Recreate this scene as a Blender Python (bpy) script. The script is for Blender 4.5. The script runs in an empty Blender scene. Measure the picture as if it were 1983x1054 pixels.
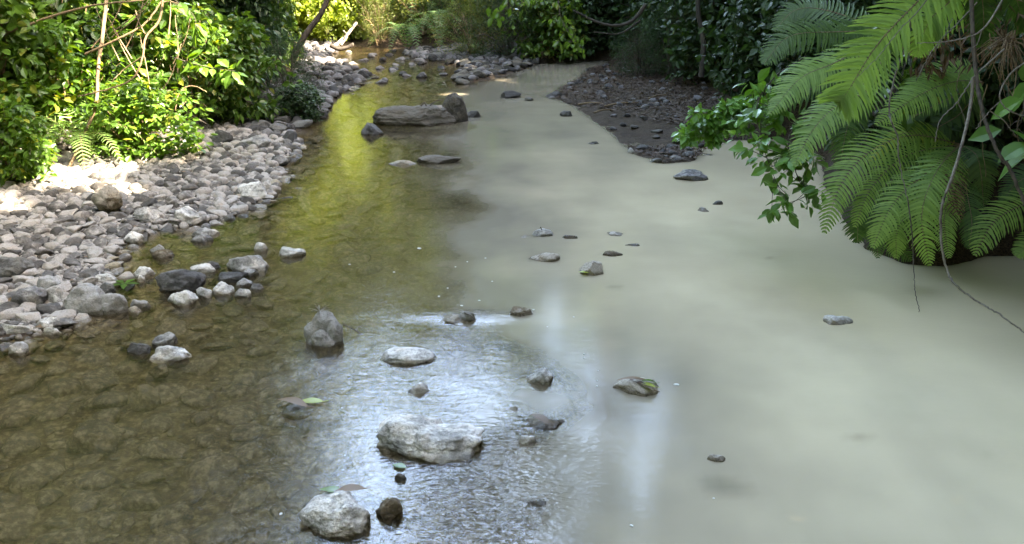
import bpy, bmesh, math, random
import numpy as np
from mathutils import Vector, noise as mnoise

# ------------------------------------------------------------------ camera, sky, sun, exposure
S = bpy.context.scene
C = S.collection
CAM_H = 2.0
PITCH = math.radians(19.2)
FPX, CX, CY = 1717.0, 991.5, 527.0
cam = bpy.data.cameras.new('camera'); camo = bpy.data.objects.new('camera', cam); C.objects.link(camo)
camo.location = (0, 0, CAM_H); camo.rotation_euler = (math.pi/2 - PITCH, 0, 0)
cam.sensor_width = 36; cam.lens = FPX/1983*36; cam.clip_end = 500; cam.clip_start = .05
cam.dof.use_dof = False
S.camera = camo
S.render.resolution_x = 1024; S.render.resolution_y = 544

SUN = Vector((.68, -.21, .69)).normalized()
w = bpy.data.worlds.new('World'); S.world = w; w.use_nodes = True
nt = w.node_tree
sky = nt.nodes.new('ShaderNodeTexSky'); sky.sky_type = 'NISHITA'; sky.sun_disc = False
sky.sun_elevation = math.asin(SUN.z); sky.sun_rotation = math.atan2(SUN.x, SUN.y)
sky.air_density = 1.0; sky.dust_density = 3.0; sky.ozone_density = 1.0
bg = nt.nodes['Background']; bg.inputs['Strength'].default_value = 0.15
# added bright glow in the unseen sky up the valley, reflected by the riffle
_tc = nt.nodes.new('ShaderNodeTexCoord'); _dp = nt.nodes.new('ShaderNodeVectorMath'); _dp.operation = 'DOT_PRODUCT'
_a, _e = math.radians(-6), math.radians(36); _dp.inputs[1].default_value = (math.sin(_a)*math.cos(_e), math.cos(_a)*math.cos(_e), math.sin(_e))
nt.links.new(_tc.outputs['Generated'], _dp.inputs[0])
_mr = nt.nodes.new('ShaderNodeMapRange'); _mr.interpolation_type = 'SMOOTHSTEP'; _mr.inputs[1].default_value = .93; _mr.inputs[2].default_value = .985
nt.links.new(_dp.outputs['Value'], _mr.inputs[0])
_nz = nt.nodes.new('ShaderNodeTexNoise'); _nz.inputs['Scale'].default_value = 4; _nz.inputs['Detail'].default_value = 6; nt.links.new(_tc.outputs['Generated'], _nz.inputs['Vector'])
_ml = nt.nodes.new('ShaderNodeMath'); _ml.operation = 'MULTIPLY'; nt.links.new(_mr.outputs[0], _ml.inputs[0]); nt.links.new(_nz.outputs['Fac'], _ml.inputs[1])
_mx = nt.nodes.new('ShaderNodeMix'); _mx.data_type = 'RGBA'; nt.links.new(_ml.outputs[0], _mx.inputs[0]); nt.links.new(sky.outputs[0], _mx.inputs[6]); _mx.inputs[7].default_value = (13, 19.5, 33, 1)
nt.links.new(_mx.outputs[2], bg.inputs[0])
sl = bpy.data.lights.new('sun', 'SUN'); sl.energy = 5.0; sl.angle = math.radians(.53); sl.color = (1, .93, .82)
so = bpy.data.objects.new('sun', sl); C.objects.link(so); so.rotation_euler = SUN.to_track_quat('Z', 'Y').to_euler()
so.location = (10, -3, 30)
vs = S.view_settings; vs.view_transform = 'Standard'; vs.look = 'None'; vs.gamma = 1
vs.exposure = 3.78
vs.use_white_balance = True; vs.white_balance_temperature = 7950; vs.white_balance_tint = 10
cy = S.cycles
cy.max_bounces = 8; cy.transparent_max_bounces = 8; cy.diffuse_bounces = 3; cy.glossy_bounces = 3
cy.transmission_bounces = 3; cy.use_denoising = True; cy.caustics_reflective = False; cy.caustics_refractive = False
cy.sample_clamp_indirect = 6

RNG = np.random.default_rng(7); random.seed(7)
R_ = np.array((1., 0, 0)); F_ = np.array((0, math.cos(PITCH), -math.sin(PITCH))); U_ = np.array((0, math.sin(PITCH), math.cos(PITCH)))
def ray(px, py): return F_ + (px-CX)/FPX*R_ - (py-CY)/FPX*U_
def G(px, py, z=0.):                         # where the line of sight meets height z
    r = ray(px, py); t = (CAM_H - z)/-r[2]; return np.array((r[0]*t, r[1]*t, z))
def P(px, py, d): r = ray(px, py); return np.array((0, 0, CAM_H)) + r*d
def nrm(v): v = np.asarray(v, float); return v/np.maximum(np.linalg.norm(v, axis=-1, keepdims=True), 1e-9)

# ------------------------------------------------------------------ materials
def newmat(name):
    m = bpy.data.materials.new(name); m.use_nodes = True
    t = m.node_tree; t.nodes.clear(); return m, t
def N(t, typ, **k):
    n = t.nodes.new(typ)
    for a, v in k.items():
        if a.startswith('i_'): n.inputs[a[2:].replace('_', ' ')].default_value = v
        else: setattr(n, a, v)
    return n
def L(t, a, b): t.links.new(a, b)
def rgb(c): return (c[0], c[1], c[2], 1)
def ramp(t, fac, stops):
    r = t.nodes.new('ShaderNodeValToRGB'); e = r.color_ramp.elements
    while len(e) < len(stops): e.new(.5)
    for q, (p, c) in zip(e, stops): q.position = p; q.color = rgb(c) if len(c) == 3 else c
    L(t, fac, r.inputs[0]); return r.outputs[0]
def mathn(t, op, a, b=None, clamp=False):
    n = t.nodes.new('ShaderNodeMath'); n.operation = op; n.use_clamp = clamp
    for i, v in enumerate((a, b)):
        if v is None: continue
        if isinstance(v, (int, float)): n.inputs[i].default_value = v
        else: L(t, v, n.inputs[i])
    return n.outputs[0]
def mixc(t, fac, a, b, mode='MIX'):
    n = t.nodes.new('ShaderNodeMix'); n.data_type = 'RGBA'; n.blend_type = mode
    for i, v in ((0, fac), (6, a), (7, b)):
        if isinstance(v, (int, float)): n.inputs[i].default_value = v
        elif isinstance(v, tuple): n.inputs[i].default_value = rgb(v)
        else: L(t, v, n.inputs[i])
    return n.outputs[2]
def noise(t, vec, scale, detail=4, rough=.55, w=None):
    n = t.nodes.new('ShaderNodeTexNoise'); n.inputs['Scale'].default_value = scale
    n.inputs['Detail'].default_value = detail; n.inputs['Roughness'].default_value = rough
    if vec is not None: L(t, vec, n.inputs['Vector'])
    return n.outputs['Fac']
def maprange(t, v, a, b, c=0., d=1.):
    n = t.nodes.new('ShaderNodeMapRange'); n.inputs[1].default_value = a; n.inputs[2].default_value = b
    n.inputs[3].default_value = c; n.inputs[4].default_value = d; L(t, v, n.inputs[0]); return n.outputs[0]

def leafmat(name, dark, light, gloss=.35, trans=.35, yellow=None, tr_col=None):
    m, t = newmat(name)
    g = N(t, 'ShaderNodeNewGeometry'); oi = N(t, 'ShaderNodeObjectInfo')
    r = mathn(t, 'FRACT', mathn(t, 'ADD', g.outputs['Random Per Island'], oi.outputs['Random']))
    st = [(0., dark), (.75, light)] + ([(.93, light), (.965, yellow)] if yellow else [])
    col = ramp(t, r, st)
    nz = noise(t, g.outputs['Position'], 1.3, 2)
    col = mixc(t, maprange(t, nz, .3, .7), col, mixc(t, .5, col, light), 'MIX')
    p = N(t, 'ShaderNodeBsdfPrincipled'); L(t, col, p.inputs['Base Color'])
    p.inputs['Roughness'].default_value = gloss; p.inputs['Specular IOR Level'].default_value = .5
    tr = N(t, 'ShaderNodeBsdfTranslucent')
    tc = mixc(t, 1., col, tr_col or (1.9, 1.7, .55), 'MULTIPLY'); L(t, tc, tr.inputs[0])
    mx = N(t, 'ShaderNodeMixShader'); mx.inputs[0].default_value = trans
    L(t, p.outputs[0], mx.inputs[1]); L(t, tr.outputs[0], mx.inputs[2])
    o = N(t, 'ShaderNodeOutputMaterial'); L(t, mx.outputs[0], o.inputs[0]); return m

def rockmat(name, c_dark, c_mid, c_pale, island=False, speck=1., wetline=.014, patch=.5, vary=.26):
    m, t = newmat(name)
    g = N(t, 'ShaderNodeNewGeometry'); tc = N(t, 'ShaderNodeTexCoord'); oi = N(t, 'ShaderNodeObjectInfo')
    vec = g.outputs['Position']
    rnd = g.outputs['Random Per Island'] if island else oi.outputs['Random']
    big = noise(t, vec, 7, 4, .6); mid = noise(t, vec, 38, 6, .65); fine = noise(t, vec, 190, 3, .7)
    v = mathn(t, 'ADD', mathn(t, 'MULTIPLY', big, .95), mathn(t, 'MULTIPLY', mid, .4))
    v = mathn(t, 'ADD', v, maprange(t, rnd, 0, 1, -vary, vary))
    col = ramp(t, v, [(.42, c_dark), (.62, c_mid), (.62 + .22*patch, c_pale)])
    warm = mixc(t, maprange(t, noise(t, vec, 12, 2), .5, .75, 0, .35), col, mixc(t, 1., col, (1.15, .92, .68), 'MULTIPLY'))
    pit = maprange(t, noise(t, vec, 62, 4, .75), .38, .48, .62, 1.0)
    fs = mathn(t, 'MULTIPLY', maprange(t, fine, .32, .62, .72, 1.12), pit)
    cm = N(t, 'ShaderNodeCombineXYZ')
    for i in range(3): L(t, fs, cm.inputs[i])
    col = mixc(t, speck, warm, mixc(t, 1., warm, cm.outputs[0], 'MULTIPLY'))
    sep = N(t, 'ShaderNodeSeparateXYZ'); L(t, vec, sep.inputs[0])
    zz = mathn(t, 'ADD', sep.outputs[2], mathn(t, 'MULTIPLY', mathn(t, 'SUBTRACT', big, .5), -.09))
    wet = maprange(t, zz, wetline+.008, wetline-.004, 0, 1)
    col = mixc(t, wet, col, mixc(t, 1., col, (.48, .45, .40), 'MULTIPLY'))
    alg = maprange(t, sep.outputs[2], .0, -.02, 0, 1)
    acol = ramp(t, noise(t, vec, 26, 5, .7), [(.36, (.03, .022, .012)), (.5, (.11, .086, .05)), (.64, (.26, .225, .15))])
    col = mixc(t, mathn(t, 'MULTIPLY', alg, .85), col, acol)
    p = N(t, 'ShaderNodeBsdfPrincipled'); L(t, col, p.inputs['Base Color'])
    L(t, mixc(t, wet, (.85, .85, .85), (.25, .25, .25)), p.inputs['Roughness'])
    b = N(t, 'ShaderNodeBump'); b.inputs['Strength'].default_value = .7; b.inputs['Distance'].default_value = .02
    hh = mathn(t, 'ADD', mathn(t, 'MULTIPLY', mid, 1.), mathn(t, 'MULTIPLY', fine, .35)); L(t, hh, b.inputs['Height'])
    L(t, b.outputs[0], p.inputs['Normal'])
    o = N(t, 'ShaderNodeOutputMaterial'); L(t, p.outputs[0], o.inputs[0]); return m

def barkmat(name, a, b_, scale=30):
    m, t = newmat(name)
    g = N(t, 'ShaderNodeNewGeometry'); mp = N(t, 'ShaderNodeMapping'); mp.inputs['Scale'].default_value = (1, 1, .25)
    L(t, g.outputs['Position'], mp.inputs[0])
    n1 = noise(t, mp.outputs[0], scale, 6, .7); n2 = noise(t, g.outputs['Position'], 6, 3)
    col = ramp(t, mathn(t, 'ADD', mathn(t, 'MULTIPLY', n1, .7), mathn(t, 'MULTIPLY', n2, .3)), [(.38, a), (.6, b_)])
    p = N(t, 'ShaderNodeBsdfPrincipled'); L(t, col, p.inputs['Base Color']); p.inputs['Roughness'].default_value = .8
    bm = N(t, 'ShaderNodeBump'); bm.inputs['Strength'].default_value = .6; bm.inputs['Distance'].default_value = .01
    L(t, n1, bm.inputs['Height']); L(t, bm.outputs[0], p.inputs['Normal'])
    o = N(t, 'ShaderNodeOutputMaterial'); L(t, p.outputs[0], o.inputs[0]); return m

M = {}
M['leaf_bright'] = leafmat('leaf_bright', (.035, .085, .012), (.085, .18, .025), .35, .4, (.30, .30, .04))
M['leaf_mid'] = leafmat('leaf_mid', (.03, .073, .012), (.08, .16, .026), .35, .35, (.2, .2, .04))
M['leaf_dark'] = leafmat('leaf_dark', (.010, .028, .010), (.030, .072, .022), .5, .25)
M['leaf_olive'] = leafmat('leaf_olive', (.045, .075, .014), (.11, .15, .03), .5, .35, (.22, .19, .05))
M['leaf_glossy'] = leafmat('leaf_glossy', (.045, .13, .022), (.10, .24, .045), .42, .25)
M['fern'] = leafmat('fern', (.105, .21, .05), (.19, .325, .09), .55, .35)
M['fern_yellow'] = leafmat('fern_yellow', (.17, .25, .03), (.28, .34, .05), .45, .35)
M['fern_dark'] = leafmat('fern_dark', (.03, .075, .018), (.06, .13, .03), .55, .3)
M['fern_far'] = leafmat('fern_far', (.05, .12, .045), (.10, .20, .085), .4, .3)
M['tree_leaf'] = leafmat('tree_leaf', (.025, .055, .01), (.07, .13, .024), .4, .4, (.25, .24, .05))
M['tree_leaf_yellow'] = leafmat('tree_leaf_yellow', (.12, .17, .03), (.27, .34, .075), .4, .45, (.32, .31, .07), (1.65, 1.7, .65))  # leaf colour brightened and yellowed to look sunlit
M['dead_leaf'] = leafmat('dead_leaf', (.05, .03, .016), (.17, .11, .06), .6, .2, tr_col=(1.2, .9, .6))
M['litter_shade'] = leafmat('litter_shade', (.018, .010, .006), (.075, .045, .025), .7, .1, tr_col=(1.2, .9, .6))  # dead leaf colours darkened to imitate the deep shade of the right bank
M['twig'] = barkmat('twig', (.08, .065, .05), (.27, .245, .21), 60)
M['twig_tan'] = barkmat('twig_tan', (.11, .07, .04), (.26, .19, .11), 60)
M['twig_dark'] = barkmat('twig_dark', (.035, .028, .022), (.12, .10, .08), 60)
M['bark'] = barkmat('bark', (.035, .025, .018), (.13, .10, .075), 22)
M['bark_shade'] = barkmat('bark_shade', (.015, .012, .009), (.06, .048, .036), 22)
M['bark_red'] = barkmat('bark_red', (.08, .035, .02), (.20, .10, .055), 22)
M['rock_pale'] = rockmat('rock_pale', (.10, .10, .10), (.36, .36, .35), (.66, .655, .64), patch=.5, vary=.06)
M['rock_grey'] = rockmat('rock_grey', (.06, .06, .063), (.14, .14, .145), (.30, .30, .295))
M['rock_mid'] = rockmat('rock_mid', (.018, .016, .012), (.045, .04, .031), (.115, .104, .086))
M['rock_dark'] = rockmat('rock_dark', (.03, .029, .027), (.06, .059, .058), (.13, .13, .125))
M['rock_brown'] = rockmat('rock_brown', (.05, .038, .022), (.14, .108, .068), (.36, .33, .28))
M['stone'] = rockmat('stone', (.055, .052, .05), (.145, .136, .13), (.35, .33, .31), speck=.7)
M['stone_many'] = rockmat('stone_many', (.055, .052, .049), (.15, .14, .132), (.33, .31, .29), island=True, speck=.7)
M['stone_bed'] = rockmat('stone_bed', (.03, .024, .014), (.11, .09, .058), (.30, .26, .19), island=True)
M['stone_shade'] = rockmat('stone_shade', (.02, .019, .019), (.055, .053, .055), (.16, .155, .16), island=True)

# ------------------------------------------------------------------ mesh helpers
class MB:
    def __init__(s): s.v = []; s.f = {3: [], 4: []}; s.n = 0
    def add(s, V, F):
        V = np.asarray(V, float).reshape(-1, 3)
        for f in (F if isinstance(F, (list, tuple)) else [F]):
            f = np.asarray(f, int)
            if len(f): s.f[f.shape[1]].append(f + s.n)
        s.v.append(V); s.n += len(V); return s
    def mesh(s, name, mat, smooth=True):
        me = bpy.data.meshes.new(name); V = np.concatenate(s.v)
        me.vertices.add(len(V)); me.vertices.foreach_set('co', V.ravel())
        ls, tot = [], []
        for k in (3, 4):
            if s.f[k]:
                a = np.concatenate(s.f[k]); ls.append(a.ravel()); tot.append(np.full(len(a), k))
        ls = np.concatenate(ls); tot = np.concatenate(tot)
        me.loops.add(len(ls)); me.loops.foreach_set('vertex_index', ls)
        me.polygons.add(len(tot)); st = np.concatenate(([0], np.cumsum(tot)[:-1]))
        me.polygons.foreach_set('loop_start', st); me.polygons.foreach_set('loop_total', tot)
        me.polygons.foreach_set('use_smooth', np.full(len(tot), smooth))
        me.update(calc_edges=True); me.materials.append(mat); return me
    def build(s, name, mat, parent=None, smooth=True, loc=None):
        o = bpy.data.objects.new(name, s.mesh(name, mat, smooth)); C.objects.link(o)
        if parent is not None: o.parent = parent
        if loc is not None: o.location = loc
        return o
def tag(o, label=None, cat=None, group=None, kind=None):
    if label: o['label'] = label
    if cat: o['category'] = cat
    if group: o['group'] = group
    if kind: o['kind'] = kind
    return o
def empty(name, loc=(0, 0, 0), label=None, cat=None, group=None):
    o = bpy.data.objects.new(name, None); o.empty_display_size = .1; o.location = tuple(loc); C.objects.link(o)
    return tag(o, label, cat, group)
def copy_tree(o, parent=None):
    kids = [c for c in bpy.data.objects if c.parent == o] if parent is None else list(o.children)
    c = o.copy(); C.objects.link(c)
    if parent is not None: c.parent = parent
    for k in kids:
        k2 = k.copy(); C.objects.link(k2); k2.parent = c
    return c

def spline(pts, n):
    pts = np.asarray(pts, float)
    if len(pts) < 3: u = np.linspace(0, 1, n)[:, None]; return pts[0]*(1-u) + pts[-1]*u
    Q = np.vstack((2*pts[0]-pts[1], pts, 2*pts[-1]-pts[-2])); out = []
    for u in np.linspace(0, len(pts)-1-1e-6, n):
        i = int(u); f = u-i; a, b, c, d = Q[i:i+4]
        out.append(.5*((2*b) + (c-a)*f + (2*a-5*b+4*c-d)*f*f + (3*b-a-3*c+d)*f**3))
    return np.array(out)
def tube(mb, pts, r0, r1, k=6, n=None, wob=0.):
    pts = spline(pts, n) if n else np.asarray(pts, float)
    m = len(pts)
    if wob: pts = pts + RNG.normal(0, wob, pts.shape)*np.linspace(0, 1, m)[:, None]
    T = nrm(np.gradient(pts, axis=0)); ref = np.array((.31, .22, .92))
    if abs(T.mean(0) @ ref) > .9*np.linalg.norm(T.mean(0)): ref = np.array((1., 0, .1))
    A = nrm(np.cross(T, ref)); B = np.cross(T, A); r = np.linspace(r0, r1, m)[:, None]
    an = np.linspace(0, 2*math.pi, k, endpoint=False)
    V = (pts[:, None] + r[:, None]*(A[:, None]*np.cos(an)[None, :, None] + B[:, None]*np.sin(an)[None, :, None])).reshape(-1, 3)
    i = np.arange(m-1)[:, None]*k; j = np.arange(k)[None]; j2 = (j+1) % k
    Fq = np.stack((i+j, i+j2, i+k+j2, i+k+j), -1).reshape(-1, 4)
    mb.add(V, Fq)
    c = len(V); mb.add([pts[-1] + T[-1]*r1*.5], np.zeros((0, 3), int))
    e = (m-1)*k; mb.f[3].append(np.array([[e+q, e+(q+1) % k, c] for q in range(k)]) + (mb.n - c - 1))

LEAF_HI = (np.array([(0, 0, 0), (-.24, .28, .05), (0, .3, -.02), (.24, .28, .05), (-.27, .6, .03), (0, .62, -.04), (.27, .6, .03), (0, 1, -.14)]),
           [np.array([(1, 2, 5, 4), (2, 3, 6, 5)]), np.array([(0, 2, 1), (0, 3, 2), (4, 5, 7), (5, 6, 7)])])
LEAF_LO = (np.array([(0, 0, 0), (-.3, .45, .04), (0, 1, -.08), (.3, .45, .04)]), [np.array([(0, 3, 2, 1)])])
LEAF_NARROW = (np.array([(0, 0, 0), (-.12, .4, .03), (0, 1, -.15), (.12, .4, .03)]), [np.array([(0, 3, 2, 1)])])
def scatter_leaves(mb, Pn, D, Nn, sz, tmpl):
    D = nrm(D); Sd = nrm(np.cross(D, Nn)); Nn = np.cross(Sd, D)
    v, fs = tmpl; sz = np.broadcast_to(np.asarray(sz, float), (len(Pn),))
    V = Pn[:, None] + sz[:, None, None]*(Sd[:, None]*v[None, :, 0:1] + D[:, None]*v[None, :, 1:2] + Nn[:, None]*v[None, :, 2:3])
    off = (np.arange(len(Pn))*len(v))[:, None, None]
    mb.add(V.reshape(-1, 3), [(f[None] + off).reshape(-1, f.shape[1]) for f in fs])
def rdir(n): return nrm(RNG.normal(size=(n, 3)))
def clump_leaves(mb, centers, per, spread, size, tmpl, droop=.3, keep=None):
    c = np.repeat(centers, per, 0); d = rdir(len(c)); d[:, 2] = d[:, 2]*.7 - droop*.3
    p = c + d*spread*RNG.uniform(.1, 1, (len(c), 1))
    if keep is not None: k = keep(p); p = p[k]; d = d[k]
    if not len(p): return
    D = nrm(d + RNG.normal(0, .4, d.shape) - np.array((0, 0, droop)))
    Nn = nrm(np.array((0, 0, 1.)) + RNG.normal(0, .55, d.shape) + d*.3)
    scatter_leaves(mb, p, D, Nn, size*RNG.uniform(.6, 1.25, len(p)), tmpl)

# ------------------------------------------------------------------ terrain
WATER_PX = [(-900, 760), (-300, 690), (0, 656), (60, 648), (128, 632), (155, 612), (190, 565), (212, 520), (222, 482), (250, 462), (300, 444),
 (390, 434), (470, 408), (520, 378), (538, 345), (530, 318), (560, 300), (582, 280), (560, 264), (600, 240), (628, 215), (645, 192), (690, 165),
 (716, 148), (692, 135), (655, 125), (628, 112), (655, 103), (640, 95), (700, 90), (760, 93), (785, 103), (800, 113), (860, 120), (905, 132), (880, 150),
 (893, 163), (960, 152), (1010, 135), (1040, 124), (1100, 118), (1185, 117), (1190, 124), (1140, 134), (1125, 150), (1062, 186), (1112, 205), (1152, 235),
 (1187, 262), (1222, 296), (1285, 318), (1345, 312), (1365, 288), (1420, 272), (1520, 268), (1590, 300), (1600, 360), (1640, 430), (1680, 482), (1760, 512), (1830, 516), (1900, 498),
 (1990, 492), (2300, 500), (2800, 560)]
wat = [G(*p)[:2] for p in WATER_PX] + [np.array((7., 1.)), np.array((8., -8.)), np.array((-8., -8.)), np.array((-7., 2.))]
wat = np.array(wat)
FLATS_PX = [[(-500, 700), (-500, 420), (-200, 375), (0, 350), (100, 335), (200, 315), (300, 290), (400, 262), (430, 235), (500, 200), (560, 160), (590, 120), (585, 80), (620, 60), (690, 70), (730, 160), (600, 300), (300, 640)],
            [(740, 100), (800, 88), (1010, 98), (1060, 112), (900, 180), (780, 130)],
            [(1190, 128), (1330, 150), (1430, 200), (1480, 262), (1300, 330), (1040, 195), (1100, 130)]]
flats = [np.array([G(*p)[:2] for p in f]) for f in FLATS_PX]
def inside(poly, X, Y):
    r = np.zeros(X.shape, bool); n = len(poly)
    for i in range(n):
        x1, y1 = poly[i]; x2, y2 = poly[(i+1) % n]
        if y1 == y2: continue
        c = ((y1 > Y) != (y2 > Y)) & (X < (x2-x1)*(Y-y1)/(y2-y1) + x1); r ^= c
    return r
def pdist(poly, X, Y):
    d = np.full(X.shape, 1e9); n = len(poly)
    for i in range(n):
        a = poly[i]; b = poly[(i+1) % n]; ab = b-a; q = max(ab @ ab, 1e-9)
        t = np.clip(((X-a[0])*ab[0] + (Y-a[1])*ab[1])/q, 0, 1)
        d = np.minimum(d, (X-a[0]-t*ab[0])**2 + (Y-a[1]-t*ab[1])**2)
    return np.sqrt(d)
_wv = [(RNG.uniform(-1, 1, 2)*k, RNG.uniform(0, 6.28), 1/k) for k in (1.1, 1.3, 2.1, 2.6, 4.3, 5.2, 8, 9.5, 15, 18)]
def wob(X, Y): return sum(a*np.sin(k[0]*X*2 + k[1]*Y*2 + f) for k, f, a in _wv)*.3
def height(X, Y):
    X = np.asarray(X, float); Y = np.asarray(Y, float)
    wi = inside(wat, X, Y); dw = pdist(wat, X, Y)
    do = np.where(wi, 0, dw)
    for f in flats: do = np.minimum(do, np.where(inside(f, X, Y), 0, pdist(f, X, Y)))
    right = 1/(1+np.exp(-(X-1.9)*3))
    k = .42*(1-right) + 1.5*right
    h = .008 + .06*np.minimum(dw, 3) + 2.1*(1-np.exp(-k*do/2.1)) + .13*do + .04*wob(X, Y)*np.minimum(1, dw*2)
    deep = .13*(1-right*0) + .10/(1+np.exp(-(X-.6)*3))
    hw = -deep*(1-np.exp(-dw/.35)) + .03*wob(X*2, Y*2)*np.minimum(1, dw*2.5)
    return np.where(wi, hw, h)
def grid_axis(a, b, fine, lo, hi, coarse):
    left = -np.geomspace(1, 1+(a-lo), coarse)[::-1] + 1 + a
    right_ = np.geomspace(1, 1+(hi-b), coarse) - 1 + b
    return np.concatenate((left[:-1], np.arange(a, b, fine), right_))
gx = grid_axis(-8.5, 8.5, .06, -90, 90, 26); gy = grid_axis(-1, 24, .06, -60, 120, 30)
X, Y = np.meshgrid(gx, gy); Z = height(X, Y)
fineN = np.array([mnoise.fractal(Vector((x*3, y*3, 0)), 1., 2., 3) for x, y in zip(X.ravel(), Y.ravel())]).reshape(X.shape)
Z = Z + .022*fineN + .016*np.array([mnoise.fractal(Vector((x*9, y*9, 5)), .9, 2., 2) for x, y in zip(X.ravel(), Y.ravel())]).reshape(X.shape)
nx, ny = len(gx), len(gy)
idx = np.arange(nx*ny).reshape(ny, nx)
quads = np.stack((idx[:-1, :-1], idx[:-1, 1:], idx[1:, 1:], idx[1:, :-1]), -1).reshape(-1, 4)
m, t = newmat('bank_earth')
g = N(t, 'ShaderNodeNewGeometry'); vec = g.outputs['Position']
n1 = noise(t, vec, 2.2, 5, .6); n2 = noise(t, vec, 22, 6, .7); n3 = noise(t, vec, 75, 3, .6)
soil = ramp(t, n2, [(.35, (.014, .009, .006)), (.5, (.035, .024, .016)), (.68, (.09, .066, .045))])
soil = mixc(t, maprange(t, n1, .4, .65), soil, ramp(t, n3, [(.4, (.02, .014, .009)), (.62, (.08, .058, .037))]))
bed = ramp(t, n2, [(.34, (.02, .013, .006)), (.5, (.085, .062, .03)), (.64, (.20, .17, .10))])
sep = N(t, 'ShaderNodeSeparateXYZ'); L(t, vec, sep.inputs[0])
col = mixc(t, maprange(t, sep.outputs[2], -.0, -.03), soil, bed)
p = N(t, 'ShaderNodeBsdfPrincipled'); L(t, col, p.inputs['Base Color'])
p.inputs['Roughness'].default_value = .85; p.inputs['Specular IOR Level'].default_value = .2
b = N(t, 'ShaderNodeBump'); b.inputs['Distance'].default_value = .02; L(t, mathn(t, 'ADD', n2, mathn(t, 'MULTIPLY', n3, .5)), b.inputs['Height'])
L(t, b.outputs[0], p.inputs['Normal']); o = N(t, 'ShaderNodeOutputMaterial'); L(t, p.outputs[0], o.inputs[0])
M['earth'] = m
tag(MB().add(np.stack((X, Y, Z), -1).reshape(-1, 3), quads).build('ground', M['earth']), kind='structure')
def hz(x, y): return float(height(np.array([x]), np.array([y]))[0])
def GT(px, py):                              # where the line of sight meets the ground
    r = ray(px, py); ts = np.linspace(3, 60, 1200); q = np.array((0, 0, CAM_H)) + ts[:, None]*r
    hh_ = np.maximum(height(q[:, 0], q[:, 1]), 0); k = np.argmax(q[:, 2] < hh_)
    return np.array((q[k, 0], q[k, 1], hh_[k])) if (q[:, 2] < hh_).any() else q[700]

# ------------------------------------------------------------------ rocks
_ico = {}
def ico(n):
    if n not in _ico:
        bm = bmesh.new(); bmesh.ops.create_icosphere(bm, subdivisions=n, radius=1)
        _ico[n] = (np.array([v.co[:] for v in bm.verts]), np.array([[v.index for v in f.verts] for f in bm.faces])); bm.free()
    return _ico[n]
def rockshape(seed, n=4, lobes=None, sharp=8, cuts=9, cutd=(.72, .95), rough=.10, fine=.035):
    rs = np.random.default_rng(seed); V, F = ico(n); V = V.copy()
    if lobes:
        r = np.full(len(V), .15)
        for (cx, cy_, cz, rx, ry, rz) in lobes:
            c = np.array((cx, cy_, cz)); s = np.array((rx, ry, rz)); d = V/s; oo = -c/s
            a = (d*d).sum(1); b_ = (d*oo).sum(1); q = (oo*oo).sum()-1; disc = b_*b_ - a*q
            hit = np.where(disc > 0, (-b_ + np.sqrt(np.maximum(disc, 0)))/a, 0)
            r = np.log(np.exp(sharp*r) + np.exp(sharp*hit))/sharp
        V = V*r[:, None]
    for _ in range(cuts):
        nn = nrm(rs.normal(size=3)*np.array((1, 1, .9))); dd = rs.uniform(*cutd)*(1 if not lobes else np.percentile(V @ nn, 97))
        V -= np.maximum(0, V @ nn - dd)[:, None]*nn*.92
    off = Vector(rs.uniform(0, 50, 3)); out = np.empty(len(V))
    for i, v in enumerate(V):
        vv = Vector(v); out[i] = rough*mnoise.fractal(vv*1.5+off, .9, 2., 3) + (fine*mnoise.fractal(vv*6+off, .8, 2., 3) if fine else 0) + (fine*.8*mnoise.noise(vv*17+off) if n > 4 else 0)
    V = V*(1+out)[:, None]
    return V, F
ROCKS = []      # world-space vertices of everything standing in the water (for the murk depth)
def tpx(px, py): return CAM_H/-ray(px, py)[2]
def hero(name, label, cat, x0, x1, yt, yb, mat='rock_pale', seed=1, dr=.75, lobes=None, sub=None, n=5, rotz=0., group=None, cuts=13, rough=.15, base=0., sharp=8, hmin=.16, cutd=(.6, .93), buried=.35):
    px = (x0+x1)/2; g0 = G(px, yb, base); t = (CAM_H-base)/-ray(px, yb)[2]; wd = (x1-x0)*t/FPX
    th = math.atan2(CAM_H-base, np.hypot(*g0[:2])); SS = (yb-yt)*t/FPX; d = dr*wd
    d = min(d, 1.5*SS/math.sin(th)*.62 + .02)
    top = SS - d/2*math.sin(th); h = math.sqrt(max(top*top - (d/2*math.sin(th))**2, (hmin*wd)**2))/math.cos(th)
    h = min(h, wd*1.1)
    V, F = rockshape(seed, n, lobes, sharp, cuts, rough=rough, cutd=cutd)
    lo, hi = V.min(0), V.max(0); V = (V - (lo+hi)/2)/((hi-lo)/2)
    c, s = math.cos(rotz), math.sin(rotz); V = np.stack((V[:, 0]*c - V[:, 1]*s, V[:, 0]*s + V[:, 1]*c, V[:, 2]), -1)
    V[:, :2] /= np.abs(V[:, :2]).max(0)
    zb = -buried*h - .05; zt = h
    V = V*np.array((wd/2*1.03, d/2*1.05, (zt-zb)/2)) + np.array((0, 0, (zt+zb)/2))
    dirh = g0[:2]/np.hypot(*g0[:2]); loc = np.array((*(g0[:2] + dirh*d/2), base))
    if sub is not None: loc[2] = -h - sub
    o = MB().add(V, F).build(name, M[mat], loc=tuple(loc)); tag(o, label, cat, group)
    ROCKS.append(V + loc); return o, loc, wd, h

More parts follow.
